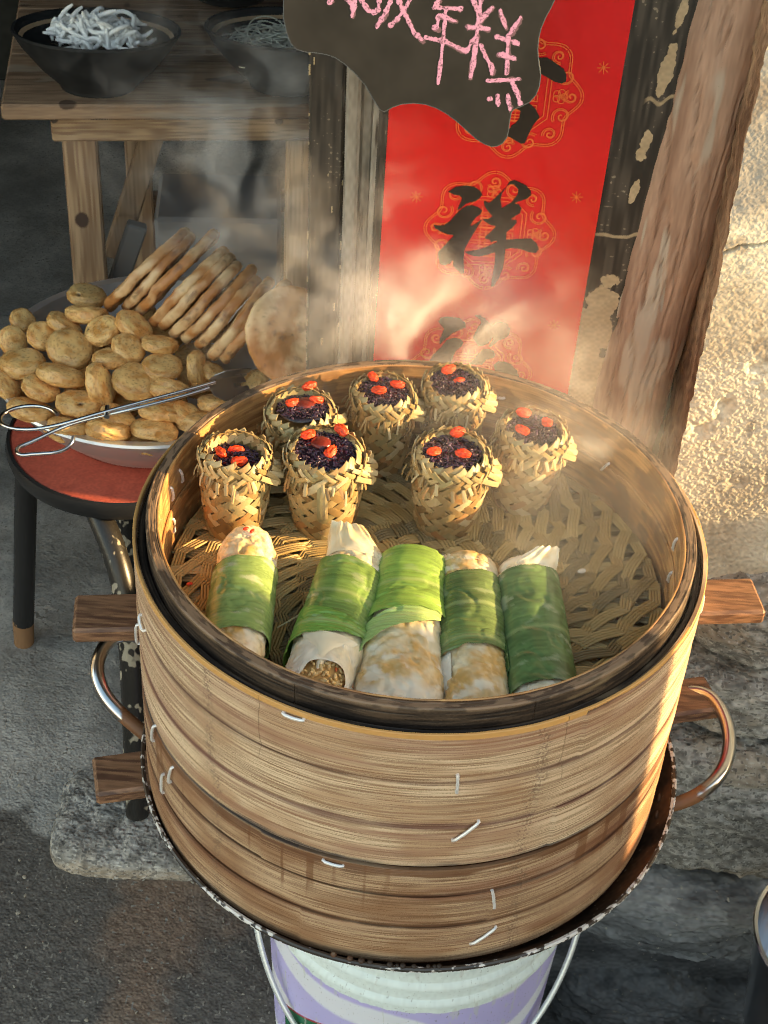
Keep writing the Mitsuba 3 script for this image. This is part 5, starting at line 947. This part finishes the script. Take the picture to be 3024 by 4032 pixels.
def bread_mesh(seed, ctr, nrm, R, th, dark=0.0, spot=False):
    r = np.random.default_rng(seed); nr, na = 22, 110; V = []
    rad = np.r_[np.linspace(0.02, 0.93, nr - 4), 0.97, 0.99, 1.0, 1.0]; hz = np.r_[np.full(nr - 4, 1.0), 0.86, 0.62, 0.3, 0.0]
    a = np.linspace(0, 2 * PI, na + 1)[:-1]
    top = np.stack([rad[:, None] * np.cos(a), rad[:, None] * np.sin(a), hz[:, None] * 0.5 * th / R + 0 * a], -1).reshape(-1, 3)
    bot = top * [1, 1, -1]; v = np.vstack([top, bot]); f = grid_faces(nr, na, True); f = np.vstack([f, f[:, ::-1] + nr * na])
    wob = 1 + 0.05 * fb(v * [1, 1, 0], 2.5, seed); v[:, :2] *= wob[:, None]
    v[:, 2] += 0.10 * fb(v * [1, 1, 0], 1.6, seed + 1) + 0.05 * fb(v * [1, 1, 0], 4.5, seed + 5); v += 0.05 * fb(v, 7, seed + 2)[:, None] * [0.5, 0.5, 1.0]
    p = v * R
    bl = np.clip((meshkit.fbm(v * 2.6 + 3, 4, seed + 3) - 0.34 + dark) * 4.5, 0, 1)[:, None]; dk = np.clip((meshkit.fbm(v * 5.5 + 1, 3, seed + 4) - 0.60) * 8, 0, 1)[:, None]
    c = np.array([0.66, 0.46, 0.25]) * (1 - bl) + np.array([0.42, 0.18, 0.055]) * bl; c = c * (1 - 0.7 * dk) + np.array([0.17, 0.075, 0.03]) * 0.7 * dk
    if spot:
        w = np.clip(1.4 - np.linalg.norm(v - [-0.62, 0.70, 0], axis=1) / 0.13, 0, 1)[:, None]; c = c * (1 - w) + np.array([0.02, 0.012, 0.008]) * w
    z = np.array(nrm, float); z /= np.linalg.norm(z); x = np.cross([0, 1.0, 0], z); x /= np.linalg.norm(x); y = np.cross(z, x)
    return tm(p @ np.stack([x, y, z]) + np.array(ctr), f), np.clip(c, 0.005, 0.85)
CAMV = np.array([-0.0331, -1.0363, 1.615])
for i, q in enumerate(BREADS):
    A0, B0 = np.array(q[:3]), np.array(q[3:]); ax = B0 - A0; R = np.linalg.norm(ax) / 2; ax /= 2 * R; mid = (A0 + B0) / 2
    # the discs lean on one another: each plane holds its long chord and runs back and down into the basin
    back = np.array([-0.11, 0.85, -0.51]); back -= ax * (back @ ax); back /= np.linalg.norm(back)
    nrm = np.cross(ax, back)
    m, c = bread_mesh(400 + i, mid + back * R * 0.10, nrm, R * 1.0, 0.0128, 0.03 if i % 3 == 0 else -0.04, i == 9)
    solo('flatbread', m, 'm_fried', 'round toasted flatbread on edge: ' + BRL[i], 'flatbread', 'flatbreads leaning in a row in the basin', smooth=50 if False else True, color=c)
m, c = bread_mesh(450, (-0.1540, 0.470, 0.658), (0.40, -0.74, 0.54), 0.057, 0.010, 0.02)
c = np.clip(c * 1.2, 0, 0.85)
solo('flatbread', m, 'm_fried', 'large mottled flatbread seen face-on at the right end of the row', 'flatbread', 'flatbreads leaning in a row in the basin', smooth=True, color=c)
# tongs lying across the cakes
mat_plain('m_chrome', (0.70, 0.70, 0.71), 0.12, 0.5, 1.0)
mat_plain('m_jaw', (0.30, 0.29, 0.28), 0.28, 0.5, 0.9)
tg = thing('tongs', 'wire tongs with looped chrome handles and slotted dark jaws, laid across the cakes', 'tongs')
rodA = [(-0.241, 0.4424, 0.604), (-0.309, 0.409, 0.597), (-0.380, 0.3823, 0.585), (-0.4636, 0.3688, 0.571), (-0.4790, 0.377, 0.570), (-0.4840, 0.392, 0.570), (-0.4740, 0.4061, 0.571), (-0.4493, 0.4132, 0.573), (-0.4184, 0.3962, 0.575)]
rodB = [(-0.247, 0.435, 0.600), (-0.3096, 0.4055, 0.592), (-0.3588, 0.3919, 0.583), (-0.4127, 0.3794, 0.568), (-0.4480, 0.3600, 0.557), (-0.4575, 0.3510, 0.555), (-0.4530, 0.3420, 0.555), (-0.4400, 0.3432, 0.555), (-0.3992, 0.3611, 0.557), (-0.396, 0.3722, 0.563)]
part(tg, 'rod', tube(spline(rodA, 90), 0.0023, 10), 'm_chrome', smooth=50, label='far rod with its curled handle')
part(tg, 'rod', tube(spline(rodB, 90), 0.0023, 10), 'm_chrome', smooth=50, label='near rod with its curled handle')
part(tg, 'pivot', tube([(-0.3585, 0.3840, 0.585), (-0.3600, 0.3990, 0.589)], 0.0035, 10), 'm_chrome', smooth=50)
def jaw(slots=True):
    P = Polygon([(0, 6), (8, 15), (20, 17), (46, 15), (47, 5), (30, 5), (30, -2), (47, -2), (47, -13), (34, -19), (12, -18), (2, -8)]).buffer(0.6)
    return extr(P, 1.0)
for s, (dz, dy, tl) in enumerate(((0.004, 0.006, -0.9), (-0.006, -0.004, 0.35))):
    m = jaw(); m = tm(m.vertices / 1000, m.faces); M = mat((-0.246, 0.440 + dy, 0.602 + dz), 0.52, 0.10, tl); m.apply_transform(M)
    part(tg, 'jaw', m, 'm_jaw', False)

# ---------------------------------------------------------------- table with bowls in the room behind
def tablewood(p, n, uv):
    x = p.x * 0.987 + p.y * 0.161; y = p.y * 0.987 - p.x * 0.161
    st = fbm(x * 6, y * 130, p.z * 130, 3); b = fbm(x * 4 + 2, y * 16, p.z * 24, 3); f = noise(x * 60, y * 420, p.z * 420)
    c = mix((0.12, 0.07, 0.042), (0.31, 0.20, 0.125), smoothstep(0.3, 0.7, 0.5 * st + 0.5 * b)) * (0.8 + 0.4 * f)
    kn = noise(x * 26 + 3, y * 26, p.z * 40); c = mix(c, (0.045, 0.028, 0.02), smoothstep(0.86, 0.92, kn) * 0.8)
    return mix(c, (0.30, 0.26, 0.21), smoothstep(0.60, 0.70, fbm(x * 9, y * 30, p.z * 40 + 7, 3)) * 0.45)
mat_proc('m_table', tablewood, 0.65, 0.35)
def legwood(p, n, uv):
    w = noise(p.x * 12, p.y * 12, p.z * 3.5); st = fbm(p.x * 75 + 5 * w, p.y * 75, p.z * 4, 3); f = noise(p.x * 330, p.y * 330, p.z * 14)
    c = mix((0.23, 0.135, 0.075), (0.45, 0.30, 0.18), smoothstep(0.3, 0.7, 0.6 * st + 0.4 * f))
    kn = dr.sqrt(dr.square(p.x + 0.492) + dr.square((p.z - 0.553) * 0.8))
    return mix(c, (0.07, 0.04, 0.028), smoothstep(0.0115, 0.0075, kn + 0.006 * (st - 0.5)))
mat_proc('m_legwood', legwood, 0.65, 0.35)
def railwood(p, n, uv):
    x = p.x * 0.987 + p.y * 0.161; st = fbm(x * 5, p.z * 120, p.y * 30, 3); f = noise(x * 40, p.z * 420, 1)
    c = mix((0.23, 0.135, 0.075), (0.43, 0.285, 0.165), smoothstep(0.3, 0.7, 0.6 * st + 0.4 * f))
    kn = dr.sqrt(dr.square(x + 0.366) + dr.square(p.z - 0.715)); k2 = dr.sqrt(dr.square(x + 0.062) + dr.square(p.z - 0.712))
    return mix(c, (0.06, 0.04, 0.03), smoothstep(0.0075, 0.0045, dr.minimum(kn, k2)))
mat_proc('m_railwood', railwood, 0.65, 0.35)
yaw = 0.163; tO = np.array([-0.572, 0.834, 0.75])
def tloc(u, v, z): c, s = math.cos(yaw), math.sin(yaw); return (tO[0] + c * u - s * v, tO[1] + s * u + c * v, z)
tb = thing('table', 'rustic brown wooden table with knotty legs behind the basin, holding dark bowls', 'table')
for j in range(3):
    m = board(0.80, 0.168, 0.022, 0.003, 50 + j, 30, 0.0016); part(tb, 'top_board', mv(m, tloc(0.40, 0.085 + 0.170 * j, 0.739), yaw), 'm_table')
part(tb, 'apron', mv(board(0.68, 0.022, 0.046, 0.003, 55, 30), tloc(0.40, 0.045, 0.7045), yaw), 'm_railwood', label='front rail under the table top')
part(tb, 'apron', mv(board(0.68, 0.022, 0.046, 0.003, 56, 30), tloc(0.40, 0.46, 0.7045), yaw), 'm_table')
def tleg(u, v, w, seed): return mv(upright(0.682, w, 0.045, (0, 0, 0.341), seed), tloc(u, v, 0), yaw)
part(tb, 'leg', tleg(0.095, 0.075, 0.048, 57), 'm_legwood', label='front left leg with a dark knot')
part(tb, 'leg', tleg(0.165, 0.40, 0.042, 58), 'm_legwood', label='back left leg')
part(tb, 'leg', tleg(0.405, 0.075, 0.045, 59), 'm_legwood', label='front right leg by the dark post'); part(tb, 'leg', tleg(0.60, 0.42, 0.045, 60), 'm_table')
part(tb, 'stretcher', mv(board(0.36, 0.02, 0.035, 0.003, 61), tloc(0.36, 0.40, 0.40), yaw), 'm_table')
def bar3(a, b, w, h, seed):
    a, b = np.array(a), np.array(b); d = b - a; L = np.linalg.norm(d); d /= L; y = np.array([0.16, -0.98, 0.0]); y -= d * (d @ y); y /= np.linalg.norm(y)
    m = board(L, h, w, 0.003, seed); m.apply_transform(basis((a + b) / 2, d, y, np.cross(d, y))); return m
part(tb, 'brace', bar3((-0.400, 1.02, 0.655), (-0.470, 1.00, 0.44), 0.034, 0.022, 62), 'm_legwood', label='slanting wooden brace')
mat_plain('m_greybar', (0.14, 0.14, 0.14), 0.6)
solo('grey_bar', bar3((-0.425, 0.97, 0.515), (-0.535, 0.955, 0.20), 0.030, 0.022, 63), 'm_greybar', 'slanting dark grey bar leaning under the table', 'bar')
mat_plain('m_box', (0.26, 0.27, 0.29), 0.6)
solo('crate', mv(cbox(0.20, 0.16, 0.22, 0.006), (-0.335, 1.20, 0.34), 0.1), 'm_box', 'pale grey crate in the dark under the table', 'crate')
mat_proc('m_bowl', lambda p, n, uv: mix((0.008, 0.009, 0.010), (0.022, 0.023, 0.024), fbm(p.x * 70, p.y * 70, p.z * 70, 3)), 0.6, 0.15)
mat_plain('m_bowl_band', (0.40, 0.27, 0.16), 0.5)
mat_plain('m_ricecake', (0.85, 0.86, 0.85), 0.5); mat_plain('m_noodle', (0.55, 0.56, 0.48), 0.35)
def bowl(x, y, zr, R, tilt, label):
    k = thing('bowl', label, 'bowl', 'dark stoneware bowls on the table'); h = 0.080
    prof = [(0, -h), (0.046, -h), (0.050, -h + 0.002), (0.052, -h + 0.008), (R * 0.68, -h * 0.62), (R * 0.90, -h * 0.25), (R * 0.975, -0.006), (R, -0.002), (R * 0.995, 0.0015), (R * 0.96, 0.001), (R * 0.91, -0.010), (R * 0.80, -0.016), (R * 0.76, -0.022), (R * 0.60, -h * 0.62), (0.03, -h * 0.86), (0, -h * 0.88)]
    m = mv(lathe(prof, 96, False), (x, y, zr), 0, 0, tilt); part(k, 'body', m, 'm_bowl', smooth=40)
    b = mv(lathe([(R * 0.915, -0.0088), (R * 0.865, -0.0118), (R * 0.865, -0.0110), (R * 0.915, -0.0080)], 96, True), (x, y, zr), 0, 0, tilt); part(k, 'glaze_band', b, 'm_bowl_band', smooth=40, label='tan unglazed band inside the rim')
    return k
BW = [(-0.459, 0.932, 0.823, 0.112, -0.13, 'left black bowl with thick white rice strips on the table'), (-0.205, 0.955, 0.833, 0.112, -0.13, 'right black bowl with thin glass noodles, half behind the blackboard'), (-0.31, 1.18, 0.865, 0.125, -0.08, 'farthest bowl, cut off by the top of the picture')]
for q in BW: bowl(*q)
rs5 = np.random.default_rng(9); ms = []
for i in range(130):
    a = rs5.random() * 2 * PI; r = 0.058 * math.sqrt(rs5.random()); c = np.array([-0.456 + r * math.cos(a) * 1.1, 0.925 + r * math.sin(a) * 0.8, 0.812 + 0.024 * (1 - r / 0.06) + rs5.uniform(-0.004, 0.008)])
    d = rs5.normal(size=3) * [1, 1, 0.5]; d /= np.linalg.norm(d); L = rs5.uniform(0.012, 0.026); bend = rs5.normal(size=3) * 0.006
    ms.append(tube(spline([c - d * L, c + bend, c + d * L], 8), [0.0018, 0.0029, 0.0031, 0.0031, 0.0031, 0.0031, 0.0029, 0.0018], 8))
solo('rice_strips', cat_(ms), 'm_ricecake', 'heap of thick white rice strips in the left bowl', 'rice strips', smooth=True)
ms = []
for i in range(150):
    a = rs5.random() * 2 * PI; r = 0.060 * math.sqrt(rs5.random()); c = np.array([-0.205 + r * math.cos(a) * 1.1, 0.945 + r * math.sin(a), 0.808 + 0.022 * (1 - r / 0.06)]); t = np.linspace(0, rs5.uniform(2, 5), 16); R0 = rs5.uniform(0.010, 0.03); ph = rs5.random() * 6; tl = rs5.normal(0, 0.35)
    ms.append(tube(np.stack([c[0] + R0 * np.cos(t + ph), c[1] + R0 * np.sin(t + ph), c[2] + R0 * tl * np.sin(t)], -1), 0.0009, 5))
solo('glass_noodles', cat_(ms), 'm_noodle', 'tangle of thin translucent noodles in the right bowl', 'noodles', smooth=True)
ms = []
for i in range(90):
    a = rs5.random() * 2 * PI; r = 0.075 * math.sqrt(rs5.random()); t = np.linspace(0, 3, 12); R0 = rs5.uniform(0.01, 0.03); ph = rs5.random() * 6
    ms.append(tube(np.stack([-0.31 + r * math.cos(a) + R0 * np.cos(t + ph), 1.18 + r * math.sin(a) + R0 * np.sin(t + ph), 0.848 + 0.01 * rs5.random() + 0 * t], -1), 0.0016, 5))
solo('shredded_strips', cat_(ms), 'm_noodle', 'pale green-yellow shreds in the farthest bowl', 'noodles', smooth=True)
# old stool or block further back, and a steel pail at the right edge
solo('timber_block', upright(0.34, 0.06, 0.05, (-0.42, 1.33, 0.17), 71), 'm_table', 'short brown timber upright in the dark room', 'timber')
pl = thing('pail', 'edge of a shiny steel pail at the right border, in front of the stones', 'pail')
part(pl, 'body', lathe([(0, 0.02), (0.085, 0.02), (0.105, 0.19), (0.1085, 0.192), (0.109, 0.195), (0.1075, 0.197), (0.1035, 0.196), (0.082, 0.025), (0, 0.024)], 96, False, (0.523, 0.020)), 'm_chrome', smooth=40)

# ---------------------------------------------------------------- steam
SB0, SB1 = np.array([-0.56, -0.22, 0.70]), np.array([0.26, 0.94, 1.12])
def steam_grid(nx=190, ny=190, nz=120):
    X, Y, Z = np.meshgrid(*[SB0[i] + (np.arange(n) + 0.5) / n * (SB1[i] - SB0[i]) for i, n in enumerate((nx, ny, nz))], indexing='ij')
    P = np.stack([X, Y, Z], -1).astype(np.float32)
    warp = np.stack([fb(P, 7, s, 2) for s in (1, 2, 3)], -1); Q = P + 0.14 * warp + 0.045 * np.stack([fb(P, 22, s, 2) for s in (4, 5, 6)], -1)
    n1 = meshkit.fbm(Q * [15, 15, 9] + 3, 2, 7); n2 = meshkit.fbm(Q * [20, 20, 13] + 9, 2, 17)
    sheet_ = np.exp(-((n1 - 0.5) / 0.035) ** 2); gate = np.clip((n2 - 0.47) * 6, 0, 1)
    wis = sheet_ * gate + 0.25 * gate * np.clip((n1 - 0.5) * 5, 0, 1)
    soft = np.clip((meshkit.fbm(Q * [13, 13, 10] + 7, 3, 8) - 0.46) * 5, 0, 1)
    def blob(c, r): return np.exp(-(((X - c[0]) / r[0]) ** 2 + ((Y - c[1]) / r[1]) ** 2 + ((Z - c[2]) / r[2]) ** 2))
    rise = 1 / (1 + np.exp(-(Z - 0.745) / 0.02))
    d = 2.0 * blob((0.150, 0.060, 0.775), (0.085, 0.11, 0.05)) * (0.16 + 1.5 * wis + 0.3 * soft)
    d += 1.0 * blob((0.02, 0.19, 0.80), (0.13, 0.07, 0.06)) * (0.08 + 1.4 * wis + 0.3 * soft)
    d += 9.5 * blob((0.005, 0.325, 0.785), (0.080, 0.05, 0.058)) * (0.02 + 1.0 * wis + 1.1 * soft)
    d += 2.0 * blob((0.115, 0.31, 0.775), (0.06, 0.05, 0.035)) * (0.05 + 1.2 * wis + 0.5 * soft)
    d += 5.0 * blob((-0.130, 0.36, 0.83), (0.085, 0.10, 0.11)) * wis
    d += 10.0 * blob((-0.225, 0.55, 0.845), (0.11, 0.09, 0.085)) * wis
    d += 0.5 * blob((-0.31, 0.66, 0.93), (0.10, 0.10, 0.08)) * wis
    ed = np.minimum.reduce([X - SB0[0], SB1[0] - X, Y - SB0[1], SB1[1] - Y, Z - SB0[2], SB1[2] - Z]); d *= np.clip(ed / 0.05, 0, 1)
    return np.clip(d * rise, 0, 6).astype(np.float32)
g = steam_grid()
STEAM = 4.2
Mbox = np.eye(4); Mbox[:3, :3] = np.diag(SB1 - SB0); Mbox[:3, 3] = SB0
scene['steam_medium'] = {'type': 'heterogeneous', 'albedo': rgb((0.97, 0.97, 0.97)), 'scale': STEAM,
    'sigma_t': {'type': 'gridvolume', 'grid': mi.VolumeGrid(np.ascontiguousarray(g.transpose(2, 1, 0))[..., None]), 'to_world': T(Mbox.tolist()), 'filter_type': 'trilinear'}}
Mc = np.eye(4); Mc[:3, :3] = np.diag((SB1 - SB0) / 2); Mc[:3, 3] = (SB0 + SB1) / 2
scene['steam'] = {'type': 'cube', 'to_world': T(Mc.tolist()), 'bsdf': {'type': 'null'}, 'interior': {'type': 'ref', 'id': 'steam_medium'}}
labels['steam'] = {'label': 'white steam curling up from the steamer towards the banner and the table', 'category': 'steam', 'kind': 'stuff'}
